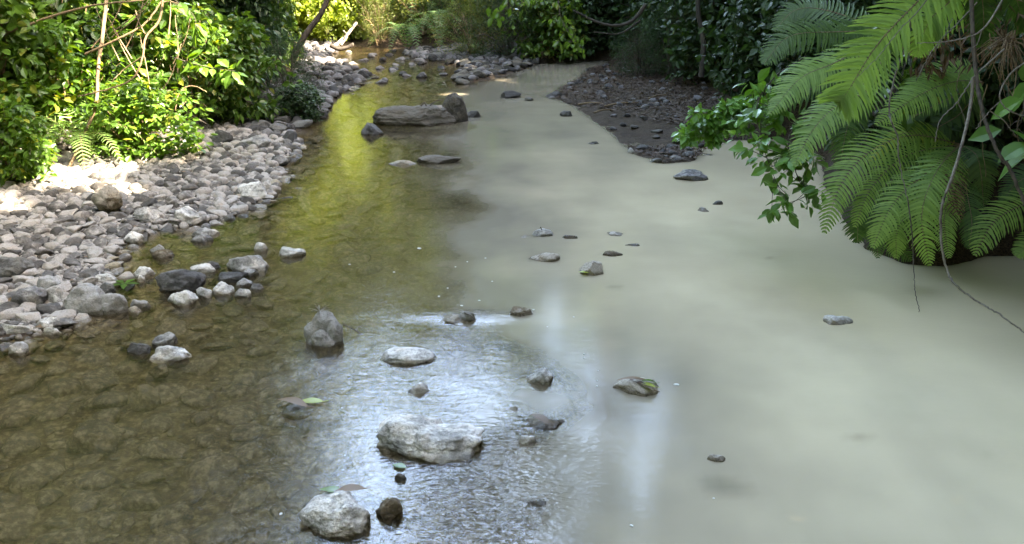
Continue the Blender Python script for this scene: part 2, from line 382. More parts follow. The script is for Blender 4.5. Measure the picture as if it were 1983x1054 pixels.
Hr = hero
BL = 'boulder'; ST = 'stone'
big, bloc, bw, bh = Hr('boulder', 'large pale two-humped rock with dark saddle, biggest in the near water', BL, 728, 942, 797, 897, 'rock_pale', 11, .72,
   lobes=[(-.42, .0, .12, .5, .62, .55), (.42, -.1, -.02, .62, .55, .42), (0, -.1, -.12, .95, .62, .42), (-.25, .5, .2, .42, .3, .5)], n=6, rough=.22, cuts=6, cutd=(.82, .95))
wh, wloc, ww, whh = Hr('boulder', 'white craggy rock at the bottom edge of the picture with leaves behind its top', BL, 584, 722, 949, 1038, 'rock_pale', 22, .85, n=6, rough=.16, cuts=12)
Hr('stone', 'small grey brown stone just right of the white craggy rock', ST, 728, 781, 964, 1007, 'rock_brown', 23, .8)
Hr('stone', 'long flat whitish stone between the knobbly boulder and the two-humped rock', ST, 735, 846, 671, 706, 'rock_pale', 24, .6, rough=.08, cutd=(.8, .97))
kn, kloc, kw, kh = Hr('boulder', 'knobbly grey boulder of stacked lumps with a tuft of debris on top', BL, 590, 668, 602, 673, 'rock_grey', 31, .85,
   lobes=[(0, 0, -.3, .85, .8, .5), (.05, .15, .40, .60, .5, .48), (-.48, .1, .12, .42, .5, .36), (.48, -.1, .12, .40, .45, .52), (-.12, -.5, .0, .40, .38, .36), (.25, -.35, -.25, .4, .45, .4)], n=6, rough=.12, cuts=0, sharp=22)
lf, lfloc, lfw, lfh = Hr('stone', 'barely emerging stone with a brown curled leaf lying on it', ST, 540, 614, 780, 798, 'rock_grey', 33, .6, hmin=.08)
Hr('stone', 'blue grey stone perched at the back of the trio in the left water', ST, 297, 341, 644, 672, 'rock_grey', 41, .8)
Hr('stone', 'dark wet stone on the left of the trio in the left water', ST, 246, 293, 663, 686, 'rock_dark', 42, .7)
Hr('stone', 'white topped flat stone at the front of the trio in the left water', ST, 293, 371, 669, 700, 'rock_pale', 43, .6)
Hr('stone', 'small stone just under the surface in front of the white topped flat stone', ST, 288, 326, 696, 710, 'rock_grey', 44, .7, sub=.004)
Hr('stone', 'small white stone alone in the water at the far left edge', ST, 20, 56, 660, 689, 'rock_pale', 45, .8)
Hr('stone', 'low brown rock shelf with a torn bark flake on it, below the first milky rocks', ST, 845, 925, 608, 628, 'rock_brown', 46, .6, hmin=.08)
fl, flloc, _, flh = Hr('stone', 'pale upright flake rising from the low brown rock shelf', ST, 885, 922, 602, 622, 'rock_grey', 47, .5)
Hr('stone', 'brown mossy rock just under the water right of the long whitish stone', ST, 925, 1007, 652, 690, 'rock_brown', 48, .8, sub=.004)
Hr('stone', 'brown rock with pale front face at the edge of the milky water', ST, 1020, 1072, 712, 745, 'rock_pale', 49, .8)
Hr('stone', 'brown submerged rock behind the pale fronted rock', ST, 1030, 1100, 706, 738, 'rock_brown', 50, .7, sub=.004)
lr, lrloc, lrw, lrh = Hr('stone', 'squarish wet rock carrying long dead leaves in the milky water', ST, 1186, 1278, 727, 768, 'rock_brown', 51, .8, cutd=(.66, .85))
Hr('stone', 'flat white stone alone in the milky water below the ferns', ST, 1594, 1650, 610, 630, 'rock_pale', 52, .6)
Hr('stone', 'long low brown rock with pale rim, left of the middle cluster', ST, 1022, 1084, 489, 508, 'rock_brown', 53, .6)
Hr('stone', 'dark two-part rock in the middle of the milky water cluster', ST, 1122, 1170, 503, 534, 'rock_brown', 54, .9)
Hr('stone', 'white rock with a dark twig on it at the head of the milky cluster', ST, 1030, 1071, 443, 459, 'rock_pale', 55, .7)
Hr('stone', 'thin low stone awash left of the white rock with the twig', ST, 996, 1034, 456, 462, 'rock_brown', 56, .5, hmin=.05)
Hr('stone', 'thin low stone awash right of the white rock with the twig', ST, 1088, 1124, 454, 463, 'rock_brown', 57, .5, hmin=.05)
Hr('stone', 'small brown stone awash at the upper right of the cluster', ST, 1170, 1212, 449, 458, 'rock_brown', 58, .6, hmin=.06)
Hr('stone', 'thin brown stone awash furthest right of the cluster', ST, 1204, 1242, 471, 478, 'rock_brown', 59, .5, hmin=.06)
Hr('stone', 'grey flat stone between the two brown awash stones and the dark two-part rock', ST, 1158, 1206, 484, 497, 'rock_brown', 60, .6, hmin=.08)
Hr('stone', 'dim submerged stone below the milky cluster', ST, 1165, 1220, 548, 563, 'rock_brown', 61, .7, sub=.004)
Hr('stone', 'grey and white stone off the tip of the mud spit', ST, 1304, 1371, 330, 351, 'rock_grey', 62, .6)
Hr('stone', 'tiny dark stone showing downstream of the mud spit', ST, 1379, 1400, 388, 397, 'rock_dark', 63, .6)
Hr('stone', 'small brown stone awash beside the tiny dark stone', ST, 1346, 1376, 402, 411, 'rock_brown', 64, .6, hmin=.06)
Hr('stone', 'dim submerged stone alone under the fern bank', ST, 1468, 1512, 492, 505, 'rock_brown', 65, .7, sub=.004)
Hr('boulder', 'long log-like grey boulder lying across the middle of the stream', BL, 721, 884, 203, 244, 'rock_mid', 70, .45,
   lobes=[(-.35, 0, 0, .65, .8, .8), (.35, 0, 0, .65, .85, .85)], n=6, rough=.10, cuts=2, cutd=(.85, .95))
Hr('boulder', 'upright rounded boulder at the right end of the long boulder', BL, 838, 907, 180, 238, 'rock_mid', 71, .7,
   lobes=[(.2, 0, .3, .62, .6, .66), (-.35, 0, -.25, .6, .7, .55), (.2, 0, -.3, .75, .7, .6)], n=6, rough=.10, cuts=1, cutd=(.9, .97))
Hr('stone', 'smooth pale stone at the left foot of the long boulder', ST, 697, 744, 238, 262, 'rock_grey', 72, .8)
Hr('stone', 'pointed dark stone at the right foot of the upright boulder', ST, 898, 932, 214, 228, 'rock_dark', 73, .6)
Hr('stone', 'wide flat rock awash downstream of the long boulder', ST, 806, 892, 300, 318, 'rock_mid', 74, .5, hmin=.05)
Hr('stone', 'thin rock sliver awash left of the wide flat rock', ST, 752, 806, 310, 320, 'rock_brown', 75, .4, hmin=.04)
Hr('stone', 'dark rounded stone between the upright boulder and the mud spit', ST, 969, 1010, 176, 191, 'rock_dark', 76, .6)
Hr('stone', 'small dark stone right of the dark rounded stone', ST, 1016, 1033, 189, 196, 'rock_dark', 77, .6)
Hr('stone', 'dark jagged stone standing off the side of the mud spit', ST, 1084, 1108, 214, 226, 'rock_dark', 78, .6)
Hr('stone', 'low dark stone at the upstream corner of the mud spit', ST, 1056, 1100, 177, 189, 'rock_dark', 79, .6)
Hr('stone', 'small rock awash in front of the mud spit', ST, 1136, 1162, 274, 280, 'rock_dark', 80, .6, hmin=.05)
Hr('stone', 'small white stone at the mud edge near the spit tip', ST, 1216, 1230, 286, 297, 'rock_pale', 81, .7)
Hr('stone', 'pale grey stone at the very tip of the mud spit', ST, 1290, 1322, 300, 314, 'rock_grey', 82, .7)
Hr('stone', 'brown submerged rock by the right edge of the near milky water', ST, 1892, 1950, 864, 892, 'rock_brown', 83, .8, sub=.002)
Hr('stone', 'faint pale rock deep in the milky water below the flat white stone', ST, 1620, 1705, 834, 862, 'rock_brown', 84, .8, sub=.005)
Hr('stone', 'brown rock tip just breaking the near milky water', ST, 1366, 1404, 878, 896, 'rock_brown', 85, .7, hmin=.1)
Hr('boulder', 'large dim boulder under the near milky water behind the brown tip', BL, 1310, 1480, 900, 975, 'rock_grey', 86, .9, sub=.006)
Hr('stone', 'grey stone poking out between the flat whitish stone and two-humped rock', ST, 789, 832, 740, 765, 'rock_pale', 87, .8)
Hr('stone', 'orange brown submerged rock left of the grey poking stone', ST, 690, 745, 722, 770, 'rock_brown', 88, .9, sub=.015)
Hr('stone', 'small wet stone behind the wedge of brown rock near the murk edge', ST, 966, 1012, 777, 802, 'rock_brown', 89, .7, sub=-.014)
Hr('stone', 'wide wedge of brown wet rock right of the two-humped rock', ST, 1000, 1102, 795, 842, 'rock_brown', 90, .8, sub=-.022)
Hr('stone', 'little pale stone at the upper end of the blue riffle', ST, 1004, 1040, 842, 862, 'rock_pale', 91, .7)
Hr('stone', 'yellow brown rock awash at the right side of the blue riffle', ST, 1005, 1070, 948, 992, 'rock_brown', 92, .8, sub=-.012)
Hr('stone', 'brown stone awash above the mossy submerged rock', ST, 985, 1035, 594, 614, 'rock_brown', 93, .7, hmin=.07)
Hr('stone', 'brown submerged rock in the clear water on the left with a wet shine', ST, 130, 240, 784, 838, 'rock_brown', 94, .8, sub=.004)
Hr('stone', 'submerged pale cobble at the bottom edge left of the white craggy rock', ST, 275, 372, 1005, 1050, 'rock_brown', 95, .8, sub=.03)
Hr('stone', 'submerged mossy cobble near the centre of the left water', ST, 245, 312, 716, 756, 'rock_brown', 96, .8, sub=.004)
Hr('stone', 'submerged rock below the blue riffle beside the murk', ST, 1030, 1085, 890, 925, 'rock_brown', 97, .8, sub=.03)
Hr('stone', 'tiny dark pebble in the water under the two-humped rock', ST, 762, 788, 916, 934, 'rock_dark', 98, .7, hmin=.1)
# stones of the left shore
shore = [
 ('boulder', 'smooth dark grey boulder, roundest at the left shore', 308, 398, 517, 567, 'rock_grey', 101, .7, .0),
 ('boulder', 'tall faceted grey slab, the largest stone at the water edge on the left', 128, 218, 548, 610, 'rock_grey', 102, .7, .0),
 ('stone', 'jagged grey stone leaning on the right of the faceted slab', 190, 250, 566, 609, 'rock_grey', 103, .6, .0),
 ('boulder', 'flat dark purple grey block at the left picture edge', -20, 62, 497, 538, 'rock_dark', 104, .7, .05),
 ('stone', 'pale wedge stone in the shallow inlet', 252, 299, 515, 538, 'rock_pale', 105, .7, 0),
 ('stone', 'wide pale mottled stone at the head of the shore stone cluster', 443, 522, 490, 527, 'rock_pale', 106, .7, 0),
 ('stone', 'smooth bluish cobble in the shore stone cluster', 418, 482, 524, 547, 'rock_grey', 107, .6, 0),
 ('stone', 'cracked white stone in front of the round dark boulder', 327, 382, 560, 592, 'rock_pale', 108, .6, 0),
 ('stone', 'thin pale stone behind the bluish cobble', 369, 420, 510, 528, 'rock_pale', 109, .5, 0),
 ('stone', 'flat pale stone furthest out from the left shore', 537, 592, 478, 499, 'rock_pale', 110, .6, 0),
 ('stone', 'small pale stone just left of the furthest flat pale stone', 493, 518, 468, 487, 'rock_pale', 111, .7, 0),
 ('stone', 'tan cobble at the front of the shore stone cluster', 412, 456, 545, 571, 'rock_pale', 112, .7, 0),
 ('stone', 'small white stone at the right foot of the tan cobble', 455, 488, 558, 576, 'rock_pale', 113, .6, 0),
 ('stone', 'pale blocky stone right of the round dark boulder', 380, 412, 555, 577, 'rock_pale', 114, .7, 0),
 ('stone', 'brown grey stone behind the thin pale stone', 398, 428, 505, 522, 'rock_grey', 115, .7, 0),
 ('stone', 'grey wet stone right of the bluish cobble', 455, 490, 538, 556, 'rock_grey', 116, .7, 0),
 ('stone', 'big pale block on the shore beside the dark pool', 458, 520, 350, 384, 'rock_pale', 117, .7, .02),
 ('stone', 'rounded white stone at the right end of the shore beside the pale block', 506, 530, 348, 372, 'rock_pale', 118, .8, 0),
 ('stone', 'long pale stone low on the left shore front', 8, 68, 624, 650, 'rock_pale', 119, .5, .0),
 ('stone', 'sharp edged pale stone by the front shoreline', 73, 122, 616, 640, 'rock_pale', 120, .6, .0),
 ('stone', 'small oval white stone in front of the sharp edged stone', 82, 120, 630, 648, 'rock_pale', 121, .6, 0),
 ('stone', 'white flat stone in the wet mud behind the faceted slab', 184, 230, 529, 547, 'rock_pale', 122, .6, .01),
 ('stone', 'pale rounded stone on the edge of the green reflecting inlet', 238, 278, 448, 469, 'rock_pale', 123, .7, .01),
 ('stone', 'broad olive grey stone left of the faceted slab', 26, 92, 554, 590, 'rock_grey', 124, .7, .04),
 ('stone', 'grey cobble touching the faceted slab on its left', 88, 134, 553, 583, 'rock_pale', 125, .6, .03),
 ('stone', 'grey hollowed stone above the broad olive grey stone', 70, 126, 534, 560, 'rock_grey', 126, .7, .05),
 ('stone', 'dark stone behind the right end of the faceted slab', 182, 224, 546, 572, 'rock_dark', 127, .6, .0),
 ('stone', 'overhanging thin grey stone in the water right of the jagged stone', 254, 294, 578, 596, 'rock_grey', 128, .5, 0),
 ('stone', 'flat grey stone in the back of the inlet', 372, 426, 441, 458, 'rock_pale', 129, .5, 0),
 ('stone', 'split grey stone in the inlet below the flat grey one', 370, 412, 454, 470, 'rock_grey', 130, .5, 0),
 ('stone', 'small stone near the green star shaped leaf', 290, 320, 472, 490, 'rock_grey', 131, .6, 0),
 ('stone', 'smooth brown stone lying near the head of the inlet', 296, 338, 482, 500, 'rock_brown', 132, .6, 0),
 ('stone', 'big white rounded stone on the shore above the inlet', 336, 390, 400, 428, 'rock_pale', 133, .7, .04),
 ('stone', 'big pale stone on the shore left of the white rounded one', 262, 306, 400, 424, 'rock_pale', 134, .7, .06),
 ('boulder', 'dark brown rounded boulder up on the gravel bar', 180, 238, 358, 398, 'rock_brown', 135, .7, .13),
 ('stone', 'grey boulder under the shrubs at the top of the gravel bar', 410, 452, 252, 276, 'rock_grey', 136, .7, .1),
 ('stone', 'flat grey stone at the water beside the dark pool upstream', 466, 530, 264, 290, 'rock_grey', 137, .7, .03),
 ('stone', 'low dark stone by the far left waterline', 520, 560, 300, 322, 'rock_grey', 138, .7, .0),
 ('stone', 'tiny white stone at the foot of the pale wedge stone', 264, 282, 532, 546, 'rock_pale', 139, .7, 0),
 ('stone', 'pale wet stone at the cluster tip nearest the deep water', 470, 500, 520, 536, 'rock_grey', 140, .7, 0),
 ('stone', 'narrow pale stone lying against the tan cobble', 480, 512, 548, 562, 'rock_grey', 141, .6, 0),
 ('stone', 'mossy stone awash near the jagged stone', 250, 276, 592, 606, 'rock_brown', 142, .7, 0),
]
for (nm, lb, x0, x1, yt, yb, mt, sd, dr, base) in shore:
    Hr(nm, lb, BL if nm == 'boulder' else ST, x0, x1, yt, yb, mt, sd, dr, base=base, n=5)

# gravel: 300 individual stones, the rest as one mass
tmplV = [rockshape(500+i, 4, None, 8, 13, rough=.10, fine=.02, cutd=(.52, .9)) for i in range(10)]
lowV = [rockshape(600+i, 3, None, 8, 11, rough=.10, fine=0, cutd=(.52, .9)) for i in range(12)]
tiny = [rockshape(640+i, 2, None, 8, 6, rough=.05, fine=0) for i in range(8)]
def rotm(a, b, c):
    ca, sa, cb, sb, cc, sc = math.cos(a), math.sin(a), math.cos(b), math.sin(b), math.cos(c), math.sin(c)
    return (np.array([[cc, -sc, 0], [sc, cc, 0], [0, 0, 1]]) @ np.array([[cb, 0, sb], [0, 1, 0], [-sb, 0, cb]]) @ np.array([[1, 0, 0], [0, ca, -sa], [0, sa, ca]]))
def sample_zone(pxpoly, n, smin, smax, power=2.4, zmin=-.03, zmax=.6, spacing=.8):
    poly = np.array([G(*p)[:2] for p in pxpoly]); lo, hi = poly.min(0), poly.max(0)
    pts = RNG.uniform(lo, hi, (n*8, 2)); pts = pts[inside(poly, pts[:, 0], pts[:, 1])]
    z = height(pts[:, 0], pts[:, 1]); k = (z > zmin) & (z < zmax); pts, z = pts[k], z[k]
    sz = smin + (smax-smin)*RNG.uniform(0, 1, len(pts))**power
    o = np.argsort(-sz); pts, z, sz = pts[o], z[o], sz[o]
    out = []; cell = {}
    for q, zz, s in zip(pts, z, sz):
        kx, ky = int(q[0]//.25), int(q[1]//.25); ok = True
        for i in (-1, 0, 1):
            for j in (-1, 0, 1):
                for (q2, s2) in cell.get((kx+i, ky+j), ()):
                    if (q[0]-q2[0])**2 + (q[1]-q2[1])**2 < ((s+s2)*.5*spacing)**2: ok = False; break
                if not ok: break
            if not ok: break
        if ok:
            cell.setdefault((kx, ky), []).append((q, s)); out.append((q[0], q[1], zz, s))
            if len(out) >= n: break
    return out
hero_xy = [(r[:, 0].mean(), r[:, 1].mean(), (r[:, 0].max()-r[:, 0].min())/2) for r in ROCKS]
def clear(l): return [q for q in l if all((q[0]-a)**2 + (q[1]-b)**2 > (c*.75)**2 for a, b, c in hero_xy)]
Z_LEFT = [(-260, 700), (-260, 400), (0, 340), (180, 305), (330, 275), (430, 245), (590, 270), (560, 330), (500, 420), (330, 470), (260, 500), (200, 610), (100, 660)]
Z_LEFTFAR = [(430, 250), (470, 215), (560, 160), (590, 120), (590, 70), (640, 60), (660, 100), (740, 150), (640, 230), (600, 290)]
Z_SPIT = [(760, 108), (800, 98), (960, 96), (1030, 108), (1040, 128), (890, 165), (870, 125)]
Z_MUD = [(1050, 190), (1120, 130), (1200, 122), (1330, 160), (1400, 210), (1440, 270), (1300, 335), (1180, 280)]
zoneA = clear(sample_zone(Z_LEFT, 8000, .035, .14, 2.6, zmin=-.05, spacing=.82))
zoneB = clear(sample_zone(Z_LEFTFAR, 1100, .06, .26, 2.2, zmin=-.0))
zoneC = clear(sample_zone(Z_SPIT, 900, .06, .26, 2.2, zmin=.0))
zoneD = clear(sample_zone(Z_MUD, 200, .03, .14, 3.2, zmin=-.06))
def place_mass(name, items, mat, tmpls, flat=(.38, .62), label=None, track=False):
    mb = MB()
    for (x, y, z, s) in items:
        V, F = tmpls[RNG.integers(len(tmpls))]
        A = rotm(*RNG.uniform(-.35, .35, 2), RNG.uniform(0, 6.28))
        W = (V*np.array((s*.62, s*.45, s*.5*RNG.uniform(*flat)*1.5))) @ A.T + np.array((x, y, z + s*.08))
        mb.add(W, F)
        if track: ROCKS.append(W)
    o = mb.build(name, M[mat]); tag(o, label, 'stones', kind='stuff'); return o
tm = []
for i, (V, F) in enumerate(tmplV):
    mb = MB().add(V, F); tm.append(mb.mesh('stone', M['stone']))
tm_sh = []
for me in tm[:6]:
    q = me.copy(); q.materials.clear(); q.materials.append(M['rock_dark']); tm_sh.append(q)
tm_md = []
for me in tm[:6]:
    q = me.copy(); q.materials.clear(); q.materials.append(M['rock_mid']); tm_md.append(q)
def place_individual(items, label, group, meshes):
    for (x, y, z, s) in items:
        k = int(RNG.integers(len(meshes)))
        o = bpy.data.objects.new('stone', meshes[k]); C.objects.link(o)
        o.location = (x, y, z + s*.10); o.scale = (s*.66, s*.45, s*.30*RNG.uniform(.75, 1.25))
        o.rotation_euler = (RNG.uniform(-.35, .35), RNG.uniform(-.35, .35), RNG.uniform(0, 6.28))
        tag(o, label, ST, group)
        A = rotm(*o.rotation_euler); ROCKS.append((tmplV[k][0]*np.array(o.scale)) @ A.T + np.array(o.location))
def split(items, n):
    o = sorted(items, key=lambda q: -q[3]/math.hypot(q[0], q[1])); return o[:n], o[n:]
a1, a2 = split(zoneA, 190); b1, b2 = split(zoneB, 32); c1, c2 = split(zoneC, 30); d1, d2 = split(zoneD, 12)
place_individual(a1, 'small pale or grey stone lying loose on the gravel bar of the left bank', 'stones of the left gravel bar', tm)
place_individual(b1, 'dark grey stone on the shaded upstream part of the left shore', 'stones of the upstream left shore', tm_sh)
place_individual(c1, 'grey stone on the far gravel spit where the two streams meet', 'stones of the far gravel spit', tm_md)
place_individual(d1, 'dark stone lying in the mud of the right spit', 'stones in the right mud spit', tm_sh)
fillA = clear(sample_zone(Z_LEFT, 9500, .018, .055, 1.3, zmin=-.03, spacing=.62))
place_mass('gravel', a2 + fillA, 'stone_many', lowV[:6] + tiny, label='small grey and pinkish pebbles filling the left gravel bar')
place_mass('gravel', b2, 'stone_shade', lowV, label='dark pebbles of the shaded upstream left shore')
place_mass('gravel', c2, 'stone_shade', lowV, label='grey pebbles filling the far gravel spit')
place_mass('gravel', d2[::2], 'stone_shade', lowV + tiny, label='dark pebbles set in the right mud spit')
# stream bed cobbles
Z_BED = [(-300, 1300), (-200, 700), (150, 640), (230, 480), (500, 420), (560, 300), (640, 230), (720, 110), (860, 130), (900, 300), (900, 450), (960, 600), (1110, 760), (1140, 1100), (1150, 1300)]
bedst = clear(sample_zone(Z_BED, 4200, .03, .22, 3.4, zmin=-.4, zmax=.0, spacing=.9))
bed_items = [(x, y, z - s*.02, s) for (x, y, z, s) in bedst]
place_mass('cobbles', bed_items, 'stone_bed', lowV, label='brown algae covered cobbles on the stream bed', flat=(.14, .34), track=True)
riff = [(x, y, z, s) for (x, y, z, s) in sample_zone([(640, 100), (770, 98), (860, 130), (880, 150), (720, 165), (660, 130)], 26, .08, .26, 1.6, zmin=-.3, zmax=0)]
place_mass('cobbles', [(x, y, -.02 - .03*RNG.random(), s) for (x, y, z, s) in riff], 'stone_shade', lowV, label='dark wet stones in the far shallow riffle', flat=(.4, .6), track=True)

# ------------------------------------------------------------------ water
wx = np.arange(-8.5, 9.5, .05); wy = np.concatenate((np.arange(-6, 2, .25), np.arange(2, 26, .05)))
WX, WY = np.meshgrid(wx, wy); H = height(WX, WY)
for V in ROCKS:
    k = V[:, 2] > -.3
    if not k.any(): continue
    v = V[k]; ix = np.round((v[:, 0]-wx[0])/.05).astype(int); iy = 32 + np.round((v[:, 1]-2)/.05).astype(int)
    q = (ix >= 0) & (ix < len(wx)) & (iy >= 32) & (iy < len(wy)); np.maximum.at(H, (iy[q], ix[q]), v[q, 2])
D = np.clip(-H, 0, 1)
def blur(a, n):
    for _ in range(n):
        p = np.pad(a, 1, mode='edge'); a = (p[:-2, 1:-1] + p[2:, 1:-1] + p[1:-1, :-2] + p[1:-1, 2:] + 2*p[1:-1, 1:-1])/6
    return a
D1 = blur(D, 2)
# clear water from the left stream, milky water from the right one: the front runs down the middle
front = np.array([G(*p)[:2] for p in [(1000, 128), (930, 170), (900, 200), (905, 300), (900, 380), (885, 440), (900, 500), (925, 560), (940, 620), (975, 680), (1040, 740), (1085, 810), (1105, 900), (1115, 1054), (1120, 1300)]])
fo = np.argsort(front[:, 1]); fx = np.interp(wy, front[fo, 1], front[fo, 0])[:, None]
fz = np.array([mnoise.fractal(Vector((x*1.1, y*.8, 3.)), .8, 2.1, 5) for x, y in zip(WX.ravel(), WY.ravel())]).reshape(WX.shape)
sdist = (WX - fx) + .06*wob(WX*1.2, WY*.7) + .46*fz
width = .085 + .014*WY
mm = 1/(1+np.exp(-sdist/width))
veil = np.exp(-((WX-(fx-.45))/.45)**2)*np.exp(-((WY-5.2)/1.3)**2)
kk = 2.3 + 3.4*veil + 34*mm**1.5
murk = 1-np.exp(-kk*(D1*1.5+.012*mm))
murk = np.clip(murk, 0, .985)
rip = .40 - .14/(1+np.exp(-(WY-6.8)/.8)) + .4*np.exp(-((WX+1.6)/.9)**2)*np.exp(-((WY-3.6)/1.2)**2)
rip = rip*(1-mm) + .22*mm
def bump_at(px, py, rx, ry, a):
    g0 = G(px, py)[:2]; return a*np.exp(-((WX-g0[0])/rx)**2 - ((WY-g0[1])/ry)**2)
rip = rip + bump_at(900, 985, .24, .50, .8) + bump_at(1000, 870, .16, .14, 1.8) + bump_at(1045, 970, .12, .15, 1.6) + bump_at(870, 690, .12, .3, 1.3) + bump_at(900, 612, .25, .08, 1.6) + bump_at(700, 110, 1.2, 2.2, .5) + bump_at(560, 720, .3, .3, .6)
m, t = newmat('stream_water')
at = N(t, 'ShaderNodeAttribute'); at.attribute_name = 'murk'; am = N(t, 'ShaderNodeAttribute'); am.attribute_name = 'milk'; ar = N(t, 'ShaderNodeAttribute'); ar.attribute_name = 'ripple'
g = N(t, 'ShaderNodeNewGeometry')
mp = N(t, 'ShaderNodeMapping'); mp.inputs['Scale'].default_value = (.8, 2.2, 1); mp.inputs['Rotation'].default_value = (0, 0, .25); L(t, g.outputs['Position'], mp.inputs[0])
w1 = noise(t, mp.outputs[0], 13, 4, .6); w2 = noise(t, mp.outputs[0], 42, 3, .55); w3 = noise(t, g.outputs['Position'], 3, 2, .5)
hh = mathn(t, 'ADD', mathn(t, 'MULTIPLY', w1, .0036), mathn(t, 'ADD', mathn(t, 'MULTIPLY', w2, .0017), mathn(t, 'MULTIPLY', w3, .006)))
hh = mathn(t, 'MULTIPLY', hh, ar.outputs['Fac'])
a2_ = N(t, 'ShaderNodeAttribute'); a2_.attribute_name = 'riffle'
mp2 = N(t, 'ShaderNodeMapping'); mp2.inputs['Scale'].default_value = (1., 2.3, 1); mp2.inputs['Rotation'].default_value = (0, 0, -.5); L(t, g.outputs['Position'], mp2.inputs[0])
w4 = noise(t, mp2.outputs[0], 22, 2, .5)
hh = mathn(t, 'ADD', hh, mathn(t, 'MULTIPLY', mathn(t, 'MULTIPLY', w4, .012), a2_.outputs['Fac']))
b = N(t, 'ShaderNodeBump'); b.inputs['Distance'].default_value = 1.; b.inputs['Strength'].default_value = 1.; L(t, hh, b.inputs['Height'])
cs = noise(t, g.outputs['Position'], .8, 3, .5)
av = N(t, 'ShaderNodeAttribute'); av.attribute_name = 'silt_and_light'  # silt tone mixed with painted light: paler to the right, darker upstream
milkc = mixc(t, maprange(t, cs, .3, .7), (.60, .52, .355), (.64, .565, .39))
milkc = mixc(t, mathn(t, 'ADD', av.outputs['Fac'], mathn(t, 'MULTIPLY', mathn(t, 'SUBTRACT', cs, .5), .5), True), (.18, .165, .132), milkc)
bodyc = mixc(t, maprange(t, am.outputs['Fac'], .05, .6), (.105, .084, .048), milkc)
df = N(t, 'ShaderNodeBsdfDiffuse'); L(t, bodyc, df.inputs[0])
tr = N(t, 'ShaderNodeBsdfTransparent'); tr.inputs[0].default_value = (.93, .90, .80, 1)
mb_ = N(t, 'ShaderNodeMixShader'); L(t, at.outputs['Fac'], mb_.inputs[0]); L(t, tr.outputs[0], mb_.inputs[1]); L(t, df.outputs[0], mb_.inputs[2])
fr = N(t, 'ShaderNodeFresnel'); fr.inputs[0].default_value = 1.333; L(t, b.outputs[0], fr.inputs['Normal'])
gl = N(t, 'ShaderNodeBsdfGlossy'); gl.inputs['Roughness'].default_value = .03; L(t, b.outputs[0], gl.inputs['Normal'])
mx = N(t, 'ShaderNodeMixShader'); L(t, fr.outputs[0], mx.inputs[0]); L(t, mb_.outputs[0], mx.inputs[1]); L(t, gl.outputs[0], mx.inputs[2])
o = N(t, 'ShaderNodeOutputMaterial'); L(t, mx.outputs[0], o.inputs[0])
ii = np.arange(WX.size).reshape(WX.shape); wq = np.stack((ii[:-1, :-1], ii[:-1, 1:], ii[1:, 1:], ii[1:, :-1]), -1).reshape(-1, 4)
wo = MB().add(np.stack((WX, WY, np.zeros_like(WX)), -1).reshape(-1, 3), wq).build('water', m)
rfl = np.clip(bump_at(915, 975, .26, .55, 1.1) + bump_at(1010, 868, .16, .14, 1) + bump_at(1045, 970, .12, .15, .9) + bump_at(880, 680, .10, .32, .2) + bump_at(890, 612, .28, .07, .4) + bump_at(700, 800, .3, .2, .05), 0, 1)
for nm, arr in (('riffle', rfl), ('silt_and_light', np.clip((sdist-.1)/2.2, 0, 1)*(1-.62/(1+np.exp(-(WY-8.8)/1.3)))), ('murk', murk), ('milk', mm), ('ripple', rip)):  # far end of the milky water darkened in place of reflected trees
    a = wo.data.attributes.new(nm, 'FLOAT', 'POINT'); a.data.foreach_set('value', arr.astype(np.float32).ravel())
tag(wo, kind='structure')

# ------------------------------------------------------------------ crown leaves left out to let sunlight onto chosen spots
sv = np.array(SUN); SU = nrm(np.cross(sv, (0, 0, 1))); SW = np.cross(sv, SU)
PATCH = []
def patch(c, r, keep=0.): PATCH.append((np.asarray(c, float), r, keep))
patch(G(130, 352, .1), .5, .25); patch(G(250, 362, .1), .35, .3); patch(G(20, 380, .2), .4, .35); patch(G(200, 330, .1), .3); patch(P(270, 235, 9.3), .75); patch(P(100, 260, 9.), .9, .6)
patch(P(60, 90, 10), 1.3, .8); patch(P(200, 60, 10), 1.1, .8); patch(P(330, 100, 10), .5, .5); patch(P(420, 135, 10), .35)
patch(P(640, 50, 24), 3.2, .05); patch(G(625, 125), .7); patch(G(640, 100), .9); patch(P(650, 20, 30), 4); patch(G(868, 183), .28); patch(G(1200, 200, .05), .2); patch(P(690, 60, 28), 4)
for _ in range(8): patch(P(RNG.uniform(-100, 480), RNG.uniform(-100, 300), RNG.uniform(9, 12)), RNG.uniform(.15, .45))
def sun_keep(p):
    k = np.ones(len(p), bool)
    for c, r, q in PATCH:
        v = p-c; a = v @ sv; d = np.linalg.norm(v - a[:, None]*sv, axis=1)
        uu, ww = v @ SU, v @ SW; nz_ = np.sin(uu*4.7+1)*np.sin(ww*5.3+2) + .7*np.sin(uu*9.1+ww*3)*np.sin(ww*11+.5)
        k &= ~((a > 1.2) & (d < r*RNG.uniform(.85, 1.15, len(p))) & ((nz_ > (q-.5)*1.6) if q else True))
    return k

